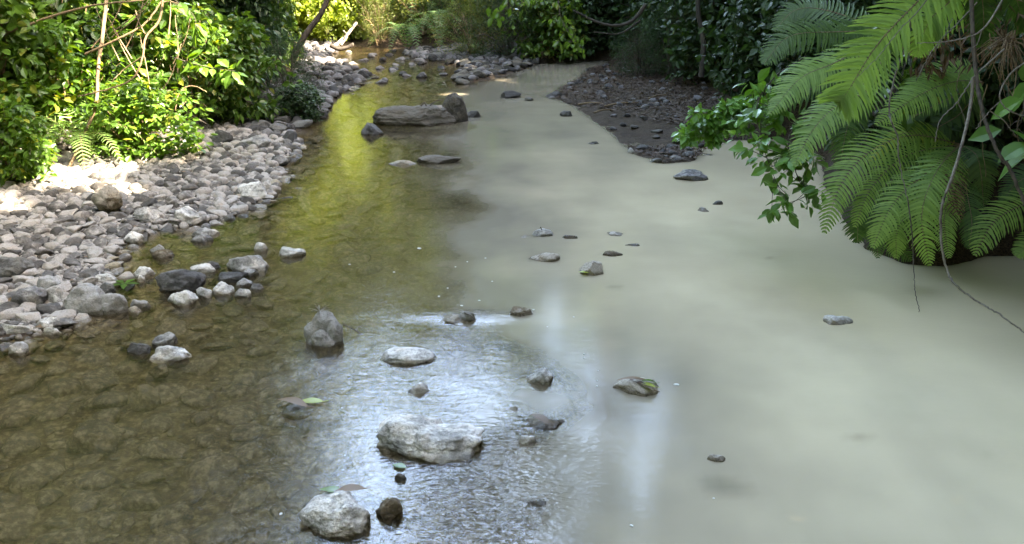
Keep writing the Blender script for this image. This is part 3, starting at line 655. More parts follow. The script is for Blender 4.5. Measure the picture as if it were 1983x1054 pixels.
# ------------------------------------------------------------------ plants
def make_tree(x, y, h, rad, zlow, nleaf, label, leaf='tree_leaf', bark='bark', size=.22, group='trees around the stream', tr=.13, lean=(0, 0), ycut=None):
    z0 = hz(x, y) - .1; root = empty('tree', (x, y, z0), label, 'tree', group)
    top = np.array((lean[0], lean[1], h*.8)); tk = MB(); trunk = [np.zeros(3), top*.3 + np.array((.15, .1, 0)), top*.65 + np.array((-.1, .15, 0)), top]
    tube(tk, trunk, tr, tr*.25, 8, 12, .02)
    tc = spline(trunk, 20); centers = []
    nl = 16; cc = MB()
    for i in range(nl):
        b0 = tc[int(4 + 15*i/nl)]; a = i*2.4 + RNG.uniform(-.4, .4); rr = rad*RNG.uniform(.6, 1.05)*(1-.35*i/nl)
        z1 = zlow + (h-zlow)*(i+.5)/nl
        e = np.array((lean[0]*.5 + math.cos(a)*rr, lean[1]*.5 + math.sin(a)*rr, z1))
        b0 = np.array((b0[0], b0[1], min(b0[2], z1)))
        tube(tk, [b0, (b0+e)/2 + np.array((0, 0, .25)), e], tr*.35, .012, 5, 7, .03)
        m_ = 26; u = RNG.uniform(.15, 1.1, (m_, 1)); centers.append(b0*(1-u) + e*u + RNG.normal(0, rad*.22, (m_, 3))*np.array((1, 1, .75)))
    centers = np.concatenate(centers); centers = centers[centers[:, 2] > zlow*.8]
    if ycut is not None: centers = centers[ycut(centers + root_np(x, y, z0))]
    org = np.array((x, y, z0))
    per = max(3, nleaf//len(centers))
    clump_leaves(cc, centers, per, .42, size, LEAF_LO, keep=lambda p: sun_keep(p + org))
    tk.build('trunk', M[bark], root); cc.build('crown', M[leaf], root, smooth=False); return root
def root_np(x, y, z): return np.array((x, y, z))

TR = [  # right side: shade the stream
 (7.2, -3.2, 12, 3.4, 3, 'leaning tree on the right bank just behind the viewer'), (2.6, -5.5, 12, 3.6, 4.5, 'tree downstream of the viewer on the right'), (-2.6, -5.2, 12, 3.6, 4.5, 'tree downstream of the viewer on the left'), (-6.8, -1.2, 12, 3.5, 3.5, 'tree on the left bank beside the viewer'), (6.9, 4.7, 11.5, 2.8, 3.2, 'tree between the two nearest trees on the right bank'), (6.6, -.4, 10.5, 3., 3.4, 'tree on the right bank beside the viewer'), (5.6, 2.5, 10, 2.9, 3.6, 'dark leafy tree on the right bank beside the nearest ferns'), (6.6, 7.5, 10.5, 3.0, 1.9, 'tall dark tree above the fern bank'),
 (5.4, 11.2, 10, 3.0, 1.5, 'dark tree overhanging the mud spit'), (5.8, 15.5, 10.5, 3.1, 1.6, 'dark tree on the right bank behind the spit'),
 (8.6, -1.5, 13.5, 3.3, 2.5, 'tall tree on the right bank behind the viewer'), (8.0, 2.2, 11.5, 3.2, 2.6, 'tree on the right bank between the nearest trees'), (10.6, 8, 16, 3.4, 2.5, 'tree at the back of the right bank woods'), (9.6, 5, 15.5, 3.4, 2.5, 'tall tree deep in the right bank woods above the ferns'),
 (9.2, 11, 15, 3.4, 2.5, 'tall tree deep in the right bank woods behind the spit'), (8.4, 18, 12, 3.3, 2, 'tall tree where the milky stream bends right'),
 (5.2, 19.6, 9, 2.8, 1.5, 'tree beyond the bend of the milky stream'), (7.2, -5, 11, 3.3, 2.5, 'tree downstream on the right bank')]
for (x, y, h, r, zl, lb) in TR: make_tree(x, y, h, r, zl, 22000, lb, bark='bark_red' if y == 11.2 else 'bark', lean=(-2.6 if 0 < x < 7.1 and -1 < y < 12 else 0, 0))
TL = [(-11.5, 8, 12, 3.2, 2, 'tall tree at the back of the left bank'), (-11.5, 14, 13, 3.4, 2, 'tall tree on the left slope above the dark trunk'), (-10.5, 1.5, 11, 3.2, 2, 'tree on the left bank nearest the viewer'), (-8.2, 5.2, 9, 2.4, 2.6, 'tree on the left bank level with the gravel bar'), (-8.6, 9.8, 10, 2.8, 2.4, 'tree on the left bank behind the sunlit shrubs'),
      (-5.6, 13.8, 9.5, 2.6, 2.1, 'dark trunked tree leaning over the upstream left shore'), (-8.4, 18.5, 10, 3, 2, 'tree on the left bank far upstream')]
for (x, y, h, r, zl, lb) in TL: make_tree(x, y, h, r, zl, 15000, lb, tr=.17, lean=(2.4 if y in (5.2, 9.8, 1.5) else .5, 0))
TB = [(-11, 31, 14, 4, 1, 'yellow green tree at the far left end of the valley'), (-6.5, 30, 13.6, 3.8, .8, 'yellow green sunlit tree straight upstream'), (.6, 33, 12.2, 3.6, .8, 'slim tree closing the valley behind the far spit'), (-9, 33, 14.5, 4, .8, 'tall tree in the far left corner of the valley'), (-2.2, 31, 11.5, 3.8, .8, 'tall sunlit tree behind the far gravel spit'),
      (2.9, 24.2, 14.5, 2.7, .8, 'slender tall tree at the bend of the milky stream'), (3.6, 28, 15.5, 3.8, .8, 'leafy tree behind the far shrubs'), (6.5, 27, 14, 4, .8, 'leafy tree at the far right end of the valley'), (-15, 26, 13, 4, 1, 'tree on the far left slope'), (11, 24, 13, 4, 1, 'tree on the far right slope'), (-4.6, 36, 13.3, 4.2, 1, 'tallest tree at the back of the valley')]
for i, (x, y, h, r, zl, lb) in enumerate(TB): make_tree(x, y, h, r, zl, 17000, lb, leaf='tree_leaf_yellow' if i < 5 or i == 10 else 'tree_leaf', size=.32, tr=.2)

def shrub_meshes(seed, w_, h_, nclump, per, size, leaf, tm_=LEAF_HI, spread=.11, stems=9, stemmat='twig_tan', droop=.3):
    global RNG
    keep = RNG; RNG = np.random.default_rng(seed)
    a = RNG.uniform(0, 6.28, nclump); u = RNG.random(nclump)**.45; zz = RNG.uniform(.06, 1, nclump)
    prof = np.sqrt(np.clip(1-(zz-.45)**2/.36, .05, 1)); lump = 1 + .25*np.sin(a*3+seed) + .15*np.sin(a*5+zz*6)
    c = np.stack((np.cos(a)*u*prof*lump*w_/2, np.sin(a)*u*prof*lump*w_/2, zz*h_), -1)
    lm = MB(); clump_leaves(lm, c, per, spread, size, tm_, droop)
    st = MB()
    for i in range(stems):
        e = c[i*3 % nclump]; tube(st, [(RNG.normal(0, .04), RNG.normal(0, .04), -.05), e*.5 + np.array((0, 0, h_*.12)), e], .012*h_+.003, .003, 5, 8, .01)
    for i in range(min(nclump, 60)):
        e = c[i]; b0 = e*np.array((.5, .5, .55)); tube(st, [b0, (b0+e)/2+RNG.normal(0, .03, 3), e], .004, .0015, 4, 5)
    r = (lm.mesh('foliage', M[leaf], False), st.mesh('stems', M[stemmat])); RNG = keep; return r
VAR = {}
def variant(kind, k):
    key = (kind, k)
    if key not in VAR:
        s = 900 + k*17 + sum(map(ord, kind))
        VAR[key] = {'bright': lambda: shrub_meshes(s, 1., 1., 210, 11, .085+.02*k, 'leaf_bright', spread=.13),
                    'yellow': lambda: shrub_meshes(s, 1., 1., 260, 11, .09, 'tree_leaf_yellow', spread=.13),
                    'mid': lambda: shrub_meshes(s, 1., 1., 230, 11, .07+.02*k, 'leaf_mid', spread=.12),
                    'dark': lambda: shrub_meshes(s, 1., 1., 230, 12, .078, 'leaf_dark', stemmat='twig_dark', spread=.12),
                    'glossy': lambda: shrub_meshes(s, 1., 1., 80, 9, .16, 'leaf_glossy', spread=.12, stems=6),
                    'fine': lambda: shrub_meshes(s, 1., 1., 520, 16, .034, 'leaf_olive', LEAF_NARROW, spread=.09),
                    'finedark': lambda: shrub_meshes(s, 1., 1., 520, 16, .034, 'leaf_dark', LEAF_NARROW, spread=.09, stemmat='twig_dark')}[kind]()
    return VAR[key]
def shrub(kind, px, py, wpx, hpx, label, d=None, k=0, group=None, sy=1.):
    base = G(px, py) if d is None else P(px, py, d)
    if d is None: base = GT(px, py)
    dd = (base - np.array((0, 0, CAM_H))) @ F_
    W, Hh = wpx*dd/FPX, hpx*dd/FPX
    r = empty('shrub', base, label, 'shrub', group or 'shrubs on the banks'); r.scale = (W, W*sy, Hh*1.08); r.rotation_euler = (0, 0, RNG.uniform(0, 6.28))
    for nm, me in zip(('foliage', 'stems'), variant(kind, k)):
        o = bpy.data.objects.new(nm, me); C.objects.link(o); o.parent = r
    return r
BIGV = {'bright': shrub_meshes(71, 1, 1, 700, 12, .085, 'tree_leaf_yellow', LEAF_LO, spread=.07), 'mid': shrub_meshes(72, 1, 1, 700, 12, .075, 'tree_leaf', LEAF_LO, spread=.07),
        'dark': shrub_meshes(73, 1, 1, 700, 12, .075, 'leaf_dark', LEAF_LO, spread=.07, stemmat='twig_dark')}
SH = [
 ('bright', 280, 300, 200, 130, 'round sunlit bright green shrub at the edge of the gravel bar'), ('bright', 35, 352, 150, 140, 'sunlit leafy shrub at the left picture edge above the gravel'),
 ('bright', 130, 250, 210, 190, 'tall sunlit shrub behind the pale ferns'), ('mid', 10, 240, 240, 240, 'tangled shrub filling the far left edge'),
 ('bright', 250, 190, 230, 190, 'bright shrub threaded with bare branches above the round sunlit shrub'), ('mid', 90, 170, 260, 230, 'leafy shrub with brown twigs in the upper left corner'),
 ('mid', 370, 235, 190, 190, 'half sunlit shrub with drooping leaf sprays right of the round shrub'), ('mid', 455, 238, 170, 180, 'dark shaded shrub behind the half sunlit shrub'),
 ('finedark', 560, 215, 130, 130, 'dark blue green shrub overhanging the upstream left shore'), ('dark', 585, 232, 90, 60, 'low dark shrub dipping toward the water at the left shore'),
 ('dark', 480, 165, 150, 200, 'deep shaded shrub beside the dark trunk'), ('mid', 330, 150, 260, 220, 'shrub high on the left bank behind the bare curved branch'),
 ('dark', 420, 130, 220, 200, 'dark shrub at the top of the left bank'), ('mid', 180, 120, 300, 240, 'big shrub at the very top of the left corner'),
 ('mid', -60, 190, 260, 300, 'shrub just inside the left border at mid bank'), ('mid', 540, 118, 90, 120, 'loose leafy shrub against the bright gap upstream'),
 ('yellow', 640, 78, 110, 110, 'sunlit shrub in the bright gap upstream'), ('yellow', 700, 72, 120, 130, 'yellow green shrub at the right side of the bright gap'), ('yellow', 590, 66, 120, 130, 'sunlit shrub at the left side of the bright gap'),
 ('fine', 735, 85, 90, 110, 'fine leaved olive shrub left of the far ferns'), ('fine', 830, 60, 190, 110, 'fine leaved shrub above the far ferns'), ('fine', 915, 108, 150, 110, 'fine leaved shrub over the far gravel spit'),
 ('finedark', 985, 112, 170, 130, 'dense fine leaved shrub behind the spit'), ('mid', 1060, 112, 130, 120, 'green shrub at the back of the milky stream'), ('dark', 1130, 104, 120, 120, 'dark shrub at the far bend of the milky stream'),
 ('finedark', 1240, 148, 130, 100, 'feathery bush at the upstream end of the mud spit'), ('finedark', 1300, 150, 120, 130, 'shaded bush right of the feathery bush'),
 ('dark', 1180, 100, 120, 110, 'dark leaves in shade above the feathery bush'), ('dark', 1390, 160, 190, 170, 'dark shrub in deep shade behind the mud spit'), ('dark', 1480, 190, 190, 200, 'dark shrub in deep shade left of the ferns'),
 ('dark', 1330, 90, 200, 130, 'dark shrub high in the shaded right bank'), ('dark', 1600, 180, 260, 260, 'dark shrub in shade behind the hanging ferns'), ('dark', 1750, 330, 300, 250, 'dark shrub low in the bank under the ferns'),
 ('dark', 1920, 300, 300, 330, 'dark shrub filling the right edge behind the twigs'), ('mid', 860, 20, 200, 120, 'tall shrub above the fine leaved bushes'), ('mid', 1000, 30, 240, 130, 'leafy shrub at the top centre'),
 ('yellow', 760, 30, 180, 120, 'sunlit olive shrub at the top right of the gap'), ('yellow', 540, 50, 150, 130, 'sunlit shrub behind the dark trunk'), ('yellow', 640, 35, 200, 100, 'farthest sunlit shrub in the gap'),
 ('dark', 1450, 60, 260, 170, 'dark shrub at the top of the shaded right bank'),
]
for i, (kd, px, py, wp, hp, lb) in enumerate(SH): shrub(kd, px, py, wp, hp, lb, k=i % 2)
for yy in (30, 70, 115, 160, 205):           # undergrowth that closes the banks
    for xx in range(-60, 620, 75):
        if yy > 340 - .42*xx - 60 or (xx > 480 and yy > 40): continue
        shrub('mid' if (xx//75+yy) % 3 and xx < 400 else 'dark', xx+RNG.uniform(-25, 25), yy+RNG.uniform(-12, 12), 170, 150, 'leafy undergrowth shrub massed on the upper left bank', k=int(RNG.integers(2)), group='undergrowth of the left bank')
    for xx in range(1180, 1760, 85):
        if yy > 60 + .35*(xx-1180): continue
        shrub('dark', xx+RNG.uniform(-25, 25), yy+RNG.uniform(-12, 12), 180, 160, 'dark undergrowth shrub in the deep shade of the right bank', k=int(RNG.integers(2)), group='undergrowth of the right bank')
for xx in range(560, 1200, 80):
    for yy in (10, 45): shrub(('yellow' if xx < 760 else 'fine') if yy == 10 or xx < 700 else 'finedark', xx+RNG.uniform(-20, 20), yy+RNG.uniform(-8, 8), 150, 110, 'leafy shrub in the far thicket behind the two streams', k=int(RNG.integers(2)), group='far thicket')

for (x, y, W, Hh, kd) in [(-13, 27, 6, 6, 'bright'), (-9.5, 25.5, 5.5, 5.5, 'bright'), (-6.5, 27, 5, 6.5, 'bright'), (-3.4, 27.5, 5, 6.5, 'bright'), (-.6, 26.5, 4.5, 5.5, 'mid'), (2.4, 25, 5, 5.5, 'mid'), (5.6, 23.6, 5, 6, 'dark'), (9, 22, 5.5, 6, 'dark'), (-8, 31, 6, 9, 'bright'), (-4, 32, 6, 7, 'bright'), (0, 31, 6, 8, 'mid'), (4.5, 29, 6, 8, 'mid')]:
    r = empty('tall_shrub', (x, y, hz(x, y)-.1), 'tall leafy thicket rising behind the far end of the stream', 'shrub', 'thickets behind the far stream'); r.scale = (W, W, Hh); r.rotation_euler = (0, 0, RNG.uniform(0, 6))
    for nm, me in zip(('foliage', 'stems'), BIGV[kd]): o = bpy.data.objects.new(nm, me); C.objects.link(o); o.parent = r
for (x, y, W, Hh, kd) in [(-8.5, 7, 4, 3.6, 'mid'), (-8.8, 11, 4, 4, 'mid'), (-7.4, 15.5, 4, 4.5, 'dark'), (-8.5, 20, 4.5, 5, 'mid'), (-10, 4, 4, 4, 'mid'), (-12, 10, 5, 6, 'mid'), (-12, 18, 6, 7, 'mid')]:
    r = empty('tall_shrub', (x, y, hz(x, y)-.1), 'tall leafy thicket on the slope behind the left bank shrubs', 'shrub', 'thickets of the left slope'); r.scale = (W, W, Hh); r.rotation_euler = (0, 0, RNG.uniform(0, 6))
    for nm, me in zip(('foliage', 'stems'), BIGV[kd]): o = bpy.data.objects.new(nm, me); C.objects.link(o); o.parent = r
for (x, y, W, Hh, kd) in [(6.3, 4.6, 3.6, 3.6, 'dark'), (6.6, 8.5, 4, 3.8, 'dark'), (7, 13, 4, 4, 'dark'), (7.5, 17, 4.5, 4.5, 'dark'), (9.5, 3, 4.5, 5, 'dark'), (10, 13, 5, 6, 'dark')]:
    r = empty('tall_shrub', (x, y, hz(x, y)-.1), 'tall dark thicket in the shade behind the right bank', 'shrub', 'thickets of the right slope'); r.scale = (W, W, Hh); r.rotation_euler = (0, 0, RNG.uniform(0, 6))
    for nm, me in zip(('foliage', 'stems'), BIGV[kd]): o = bpy.data.objects.new(nm, me); C.objects.link(o); o.parent = r
# woods on the hills all round
q = MB(); pts = []
for _ in range(260):
    a = RNG.uniform(0, 6.283); rr = RNG.uniform(17, 50); x, y = math.cos(a)*rr, math.sin(a)*rr*1.1+8
    if inside(wat, np.array([x]), np.array([y]))[0] or (abs(x) < 13 and -8 < y < 37): continue
    if x < 15 and x > 0 and y < 5 and y > -14: continue
    rad = RNG.uniform(2, 3.4); hh_ = RNG.uniform(5, 9); pts.append(np.array((x, y, hz(x, y)+hh_*.5)) + rdir(90)*np.array((rad, rad, hh_*.55))*RNG.uniform(.75, 1, (90, 1)))
clump_leaves(q, np.concatenate(pts), 6, .7, .7, LEAF_LO)
tag(q.build('woods', M['tree_leaf'], smooth=False), 'woods covering the hills round the valley', 'woods', kind='stuff')

# fern fronds
def frond(mb_l, mb_r, pts, width, npin=44, Nn=(-.25, -.7, .65), droop=.35, ang=.32, pw=.05):
    c = spline(pts, 40); T = nrm(np.gradient(c, axis=0)); Nv = nrm(np.array(Nn, float))
    tube(mb_r, c[::3], .0035*width/.35+.001, .0008, 5)
    for i in range(npin):
        u = .06 + .93*(i/(npin-1)); k = u*39; j = min(int(k), 38); f = k-j; b0 = c[j]*(1-f) + c[j+1]*f; tg = T[j]
        ln = width*.5*min(1., (u/.16)**.6)*(1-u**3.2)**.8*RNG.uniform(.84, 1.06) + .008
        side = nrm(np.cross(tg, Nv)); nn = np.cross(side, tg)
        wl = pw*width*.5*(1-.35*u)*1.15
        for s in (-1, 1):
            aj = ang + RNG.normal(0, .055); d0 = nrm(side*s*math.cos(aj) + tg*math.sin(aj) + nn*RNG.normal(.02, .06)); m_ = 6; q = b0.copy(); dd = d0.copy(); cen = [q.copy()]
            for _ in range(m_): dd = nrm(dd + np.array((0, 0, -droop/m_)) + tg*.05); q = q + dd*ln/m_; cen.append(q.copy())
            cen = np.array(cen); vv = np.linspace(0, 1, m_+1); wv = wl*np.array((.75, 1, .92, .85, .68, .45, .04))*(1+.18*np.array((0, 1, -1, 1, -1, 1, 0)))
            Td = nrm(np.gradient(cen, axis=0)); S_ = nrm(np.cross(Td, nn)); up = np.cross(S_, Td)
            V = np.stack((cen - S_*wv[:, None] + up*wv[:, None]*.18, cen, cen + S_*wv[:, None] + up*wv[:, None]*.18), 1).reshape(-1, 3)
            i0 = np.arange(m_)[:, None]*3; F = np.concatenate([np.stack((i0[:, 0]+a, i0[:, 0]+a+1, i0[:, 0]+a+4, i0[:, 0]+a+3), -1) for a in (0, 1)])
            mb_l.add(V, F)
def px_frond(root, rootloc, pts, width, mat='fern', k=None, label=None):
    k = dict(k or {}); k.setdefault('droop', .5)
    W = np.array([P(*q) for q in pts]) - rootloc; a = MB(); b_ = MB()
    frond(a, b_, W, width, **k); o = a.build('frond', M[mat], root, smooth=False); s = b_.build('rachis', M['twig_tan'], o)
    if label: o['label'] = label
def fern(label, rootpx, fronds, group='ferns of the right bank'):
    rl = P(*rootpx); r = empty('fern', rl, label, 'fern', group)
    for f in fronds: px_frond(r, rl, *f)
    return r
fern('fern with the largest pale frond, hanging from the upper right corner', (1900, -120, 5.1), [
 ([(1900, -120, 5.1), (1790, -10, 4.9), (1700, 85, 4.85), (1640, 180, 4.85), (1622, 200, 4.9)], .50, 'fern', dict(npin=50, Nn=(.1, -.85, .5), droop=.2, ang=.5)),
 ([(1900, -120, 5.1), (1850, -10, 5.3), (1800, 40, 5.3), (1775, 110, 5.35)], .42, 'fern', dict(Nn=(.1, -.85, .5))),
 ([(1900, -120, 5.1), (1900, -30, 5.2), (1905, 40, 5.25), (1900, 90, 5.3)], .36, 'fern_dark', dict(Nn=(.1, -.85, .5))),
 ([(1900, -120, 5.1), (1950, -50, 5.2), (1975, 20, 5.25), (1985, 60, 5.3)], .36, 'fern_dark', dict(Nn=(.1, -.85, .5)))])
fern('fern arching left out of the dark above the glossy leaf spray', (1720, 40, 6.2), [
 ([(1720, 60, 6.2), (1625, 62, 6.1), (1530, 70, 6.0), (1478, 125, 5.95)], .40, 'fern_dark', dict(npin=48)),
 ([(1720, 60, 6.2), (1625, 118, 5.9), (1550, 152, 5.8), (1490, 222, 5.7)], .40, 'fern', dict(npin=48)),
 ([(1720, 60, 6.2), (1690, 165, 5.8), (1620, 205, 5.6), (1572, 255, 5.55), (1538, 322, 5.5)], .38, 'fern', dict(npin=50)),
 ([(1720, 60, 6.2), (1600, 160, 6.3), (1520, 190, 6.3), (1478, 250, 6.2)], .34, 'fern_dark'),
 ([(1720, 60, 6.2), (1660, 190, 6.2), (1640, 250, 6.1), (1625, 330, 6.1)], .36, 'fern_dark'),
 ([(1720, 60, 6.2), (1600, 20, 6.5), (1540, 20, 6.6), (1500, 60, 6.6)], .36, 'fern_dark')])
fern('fern with one level frond reaching left behind the bare twigs', (1905, 160, 5.9), [
 ([(1905, 160, 5.9), (1850, 158, 5.6), (1780, 185, 5.4), (1696, 242, 5.3)], .36, 'fern', dict(npin=50, Nn=(-.1, -.75, .65), droop=.5)),
 ([(1905, 160, 5.9), (1850, 140, 5.9), (1790, 160, 5.8), (1750, 200, 5.8)], .30, 'fern', dict(Nn=(-.1, -.75, .65))),
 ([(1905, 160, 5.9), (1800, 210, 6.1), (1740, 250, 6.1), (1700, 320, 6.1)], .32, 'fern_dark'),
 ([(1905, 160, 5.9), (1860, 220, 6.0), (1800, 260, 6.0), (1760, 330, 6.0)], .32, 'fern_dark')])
fern('fullest fern, its fronds spilling down to the milky water', (1860, 270, 6.0), [
 ([(1860, 280, 6.0), (1770, 262, 5.8), (1690, 290, 5.6), (1630, 355, 5.5), (1596, 452, 5.5)], .40, 'fern', dict(npin=52)),
 ([(1860, 280, 6.0), (1800, 330, 5.6), (1730, 395, 5.4), (1690, 480, 5.4)], .34, 'fern', dict(npin=48)),
 ([(1860, 280, 6.0), (1815, 330, 5.4), (1785, 415, 5.3), (1800, 515, 5.35)], .34, 'fern', dict(npin=48)),
 ([(1860, 280, 6.0), (1760, 300, 5.7), (1690, 360, 5.6), (1655, 440, 5.6)], .28, 'fern'),
 ([(1860, 280, 6.0), (1830, 340, 5.8), (1745, 430, 5.6), (1735, 500, 5.6)], .30, 'fern'),
 ([(1860, 280, 6.0), (1850, 330, 5.6), (1846, 380, 5.5), (1858, 430, 5.5)], .22, 'dead_leaf', dict(npin=22), 'withered brown frond'),
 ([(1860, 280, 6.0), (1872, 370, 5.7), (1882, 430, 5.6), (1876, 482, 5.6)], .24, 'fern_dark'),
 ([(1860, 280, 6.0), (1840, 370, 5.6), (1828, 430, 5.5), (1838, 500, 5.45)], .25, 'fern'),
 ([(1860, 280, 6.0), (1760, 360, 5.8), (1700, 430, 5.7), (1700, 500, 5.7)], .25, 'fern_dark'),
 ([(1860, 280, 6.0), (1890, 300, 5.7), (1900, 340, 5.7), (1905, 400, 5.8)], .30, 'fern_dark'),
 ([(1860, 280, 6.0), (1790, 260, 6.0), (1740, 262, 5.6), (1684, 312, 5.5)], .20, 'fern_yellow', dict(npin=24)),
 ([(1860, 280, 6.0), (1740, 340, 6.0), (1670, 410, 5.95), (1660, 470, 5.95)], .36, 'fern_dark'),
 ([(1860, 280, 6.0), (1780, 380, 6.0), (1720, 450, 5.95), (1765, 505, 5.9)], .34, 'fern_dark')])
fern('fern at the right picture edge low over dark water', (2060, 380, 5.8), [
 ([(2060, 370, 5.8), (1985, 395, 5.6), (1925, 430, 5.5), (1888, 495, 5.5)], .34, 'fern', dict(npin=34)),
 ([(2060, 380, 5.8), (2040, 440, 5.6), (2000, 470, 5.5), (1968, 496, 5.5)], .26, 'fern'),
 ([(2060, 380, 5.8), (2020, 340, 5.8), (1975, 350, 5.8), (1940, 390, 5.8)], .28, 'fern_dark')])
# sunlit ferns on the left bank and far ferns above the spit
def arching_fern(label, px, py, span, n, mat, width, group, lift=.55, yaw=(0, 6.28), z=None):
    b0 = G(px, py)
    b0 = GT(px, py)
    r = empty('fern', b0, label, 'fern', group)
    for i in range(n):
        a = yaw[0] + (yaw[1]-yaw[0])*(i+RNG.uniform(.2, .8))/n; dv = np.array((math.cos(a), math.sin(a), 0)); s = span*RNG.uniform(.75, 1.1)
        A = MB(); B = MB(); pts = [np.zeros(3), dv*s*.3 + np.array((0, 0, s*lift)), dv*s*.7 + np.array((0, 0, s*lift*.9)), dv*s*1.05 + np.array((0, 0, s*lift*.15))]
        frond(A, B, pts, width*RNG.uniform(.85, 1.1), npin=24, Nn=nrm(np.array((0, 0, 1.)) + dv*.3), droop=.25)
        o = A.build('frond', M[mat], r, smooth=False); B.build('rachis', M['twig_tan'], o)
arching_fern('pale sunlit fern left of the round shrub', 165, 318, .75, 9, 'fern', .24, 'ferns of the left bank')
arching_fern('smaller sunlit fern near the gravel at the left', 90, 322, .55, 8, 'fern', .2, 'ferns of the left bank')
arching_fern('sunlit fern high among the left bank shrubs', 175, 235, .8, 8, 'fern', .25, 'ferns of the left bank')
arching_fern('blue green far fern left of the pair over the spit', 790, 100, 1.2, 11, 'fern_far', .34, 'far ferns above the gravel spit')
arching_fern('blue green far fern right of the pair over the spit', 850, 96, 1.25, 11, 'fern_far', .34, 'far ferns above the gravel spit', .7)
arching_fern('far fern half hidden at the top of the bank', 815, 60, 1.3, 9, 'fern_far', .36, 'far ferns above the gravel spit', .7)

# leafy sprays
def spray(name, label, cat, stem, leaves, size, mat, tmpl=LEAF_HI, r0=.006, stemmat='twig_dark', spread=.09, per=9, droop=.35, side=0.):
    W = np.array([P(*q) for q in stem]); org = W[0]; r = empty(name, org, label, cat)
    c = spline(W-org, max(leaves, 8)); a = MB(); tube(a, c, r0, .0015, 5); sub = c[int(len(c)*.2):]
    cc = sub + RNG.normal(0, side, sub.shape) if side else sub
    if side:
        for e, b0 in zip(cc, sub): tube(a, [b0, (b0+e)/2 + RNG.normal(0, .01, 3), e], .003, .0012, 4, 4)
    l = MB(); clump_leaves(l, cc, per, spread, size, tmpl, droop); a.build('stem', M[stemmat], r); l.build('foliage', M[mat], r, smooth=False); return r
spray('leafy_branch', 'glossy bright green leaf spray over the inlet left of the ferns', 'branch', [(1500, 190, 6.6), (1450, 215, 6.5), (1395, 230, 6.4), (1340, 255, 6.4)], 60, .068, 'leaf_glossy', LEAF_HI, side=.07, per=24, spread=.05)
spray('leafy_branch', 'round leaved stems hanging to the water below the left ferns', 'branch', [(1560, 110, 6.1), (1500, 150, 6.0), (1465, 210, 6.0), (1480, 290, 5.9), (1510, 370, 5.8)], 36, .10, 'leaf_glossy', side=.08, per=7, spread=.07)
spray('leafy_branch', 'lower round leaved stem touching the milky water', 'branch', [(1600, 200, 6.2), (1530, 260, 6.0), (1540, 330, 5.8), (1565, 385, 5.8)], 28, .095, 'leaf_glossy', side=.08, per=6, spread=.07)
spray('leafy_branch', 'pale big leaved spray in front of the upper left shrubs', 'branch', [(300, -30, 8.5), (345, 5, 8.4), (375, 30, 8.4), (380, 60, 8.4)], 12, .14, 'leaf_bright', per=3, spread=.07)
spray('leafy_branch', 'sunlit spray of pointed leaves reaching toward the dark shrubs', 'branch', [(330, 110, 9.6), (380, 125, 9.4), (430, 135, 9.3), (455, 138, 9.3)], 12, .16, 'leaf_bright', per=4, spread=.08)
spray('leafy_branch', 'pale leaf spray hanging into the top centre', 'branch', [(1080, -60, 10), (1030, -5, 10), (990, 12, 10), (945, 35, 10)], 20, .10, 'leaf_mid', per=3, spread=.08, droop=.9, side=.06)
spray('leafy_branch', 'thin vine with long leaves dangling over the milky stream', 'branch', [(1078, -40, 9), (1085, 30, 9), (1100, 60, 9), (1125, 92, 9)], 20, .09, 'leaf_mid', per=3, spread=.05, droop=1., side=.04)
spray('leafy_branch', 'large heart leaved vine at the right picture edge', 'branch', [(2010, 120, 4.9), (1985, 180, 4.8), (1980, 230, 4.8), (1960, 260, 4.8)], 7, .19, 'leaf_glossy', per=2, spread=.06, side=.05)
spray('leafy_branch', 'leafy spray among the ferns behind the hanging twig', 'branch', [(1800, 60, 6.1), (1760, 110, 6.0), (1740, 160, 5.9), (1700, 200, 5.9)], 22, .12, 'leaf_mid', per=4, side=.12)

# bare branches and twigs
def branch(name, label, pts, r0, r1, mat='twig', sides=(), wobb=.006, cat='branch', group=None):
    W = np.array([P(*q) for q in pts]); org = W[0]; a = MB(); tube(a, W-org, r0, r1, 6, 10*len(pts), wobb*.4)
    for s in sides: Q = np.array([P(*q) for q in s]); tube(a, Q-org, r0*.55, r1*.6, 5, 8*len(s), wobb*.4)
    o = a.build(name, M[mat], loc=tuple(org)); tag(o, label, cat, group); return o
branch('branch', 'long pale hanging branch that curves down and trails over the milky water', [(1885, 150, 4.7), (1880, 200, 4.7), (1868, 260, 4.65), (1845, 340, 4.6), (1824, 400, 4.6), (1823, 470, 4.6), (1833, 520, 4.6), (1850, 550, 4.55), (1898, 588, 4.5), (1930, 606, 4.45), (1985, 645, 4.4)], .0095, .004)
branch('branch', 'thick dark stem crossing the twigs at the right edge', [(1880, -40, 4.8), (1884, 63, 4.8), (1892, 157, 4.8), (1907, 232, 4.75), (1935, 300, 4.7), (1957, 330, 4.7), (1990, 410, 4.7)], .012, .009, 'twig_dark')
branch('twig', 'thin twig dangling in front of the ferns left of the long pale branch', [(1765, 20, 4.9), (1758, 80, 4.9), (1735, 141, 4.9), (1722, 213, 4.9), (1738, 266, 4.9), (1741, 313, 4.9), (1756, 382, 4.9)], .006, .003, 'twig', cat='twig')
branch('twig', 'fine twig hanging below the fullest fern to the water', [(1757, 380, 5.3), (1766, 450, 5.3), (1769, 510, 5.3), (1772, 560, 5.25), (1780, 604, 5.2)], .004, .002, 'twig_dark', cat='twig')
branch('twig', 'pale twig sweeping left from the upper right corner', [(1950, -20, 4.7), (1930, 20, 4.7), (1901, 59, 4.7), (1860, 76, 4.7), (1820, 82, 4.75), (1776, 83, 4.8)], .006, .002, sides=[[(1901, 59, 4.7), (1893, 85, 4.7), (1886, 90, 4.7)]], cat='twig')
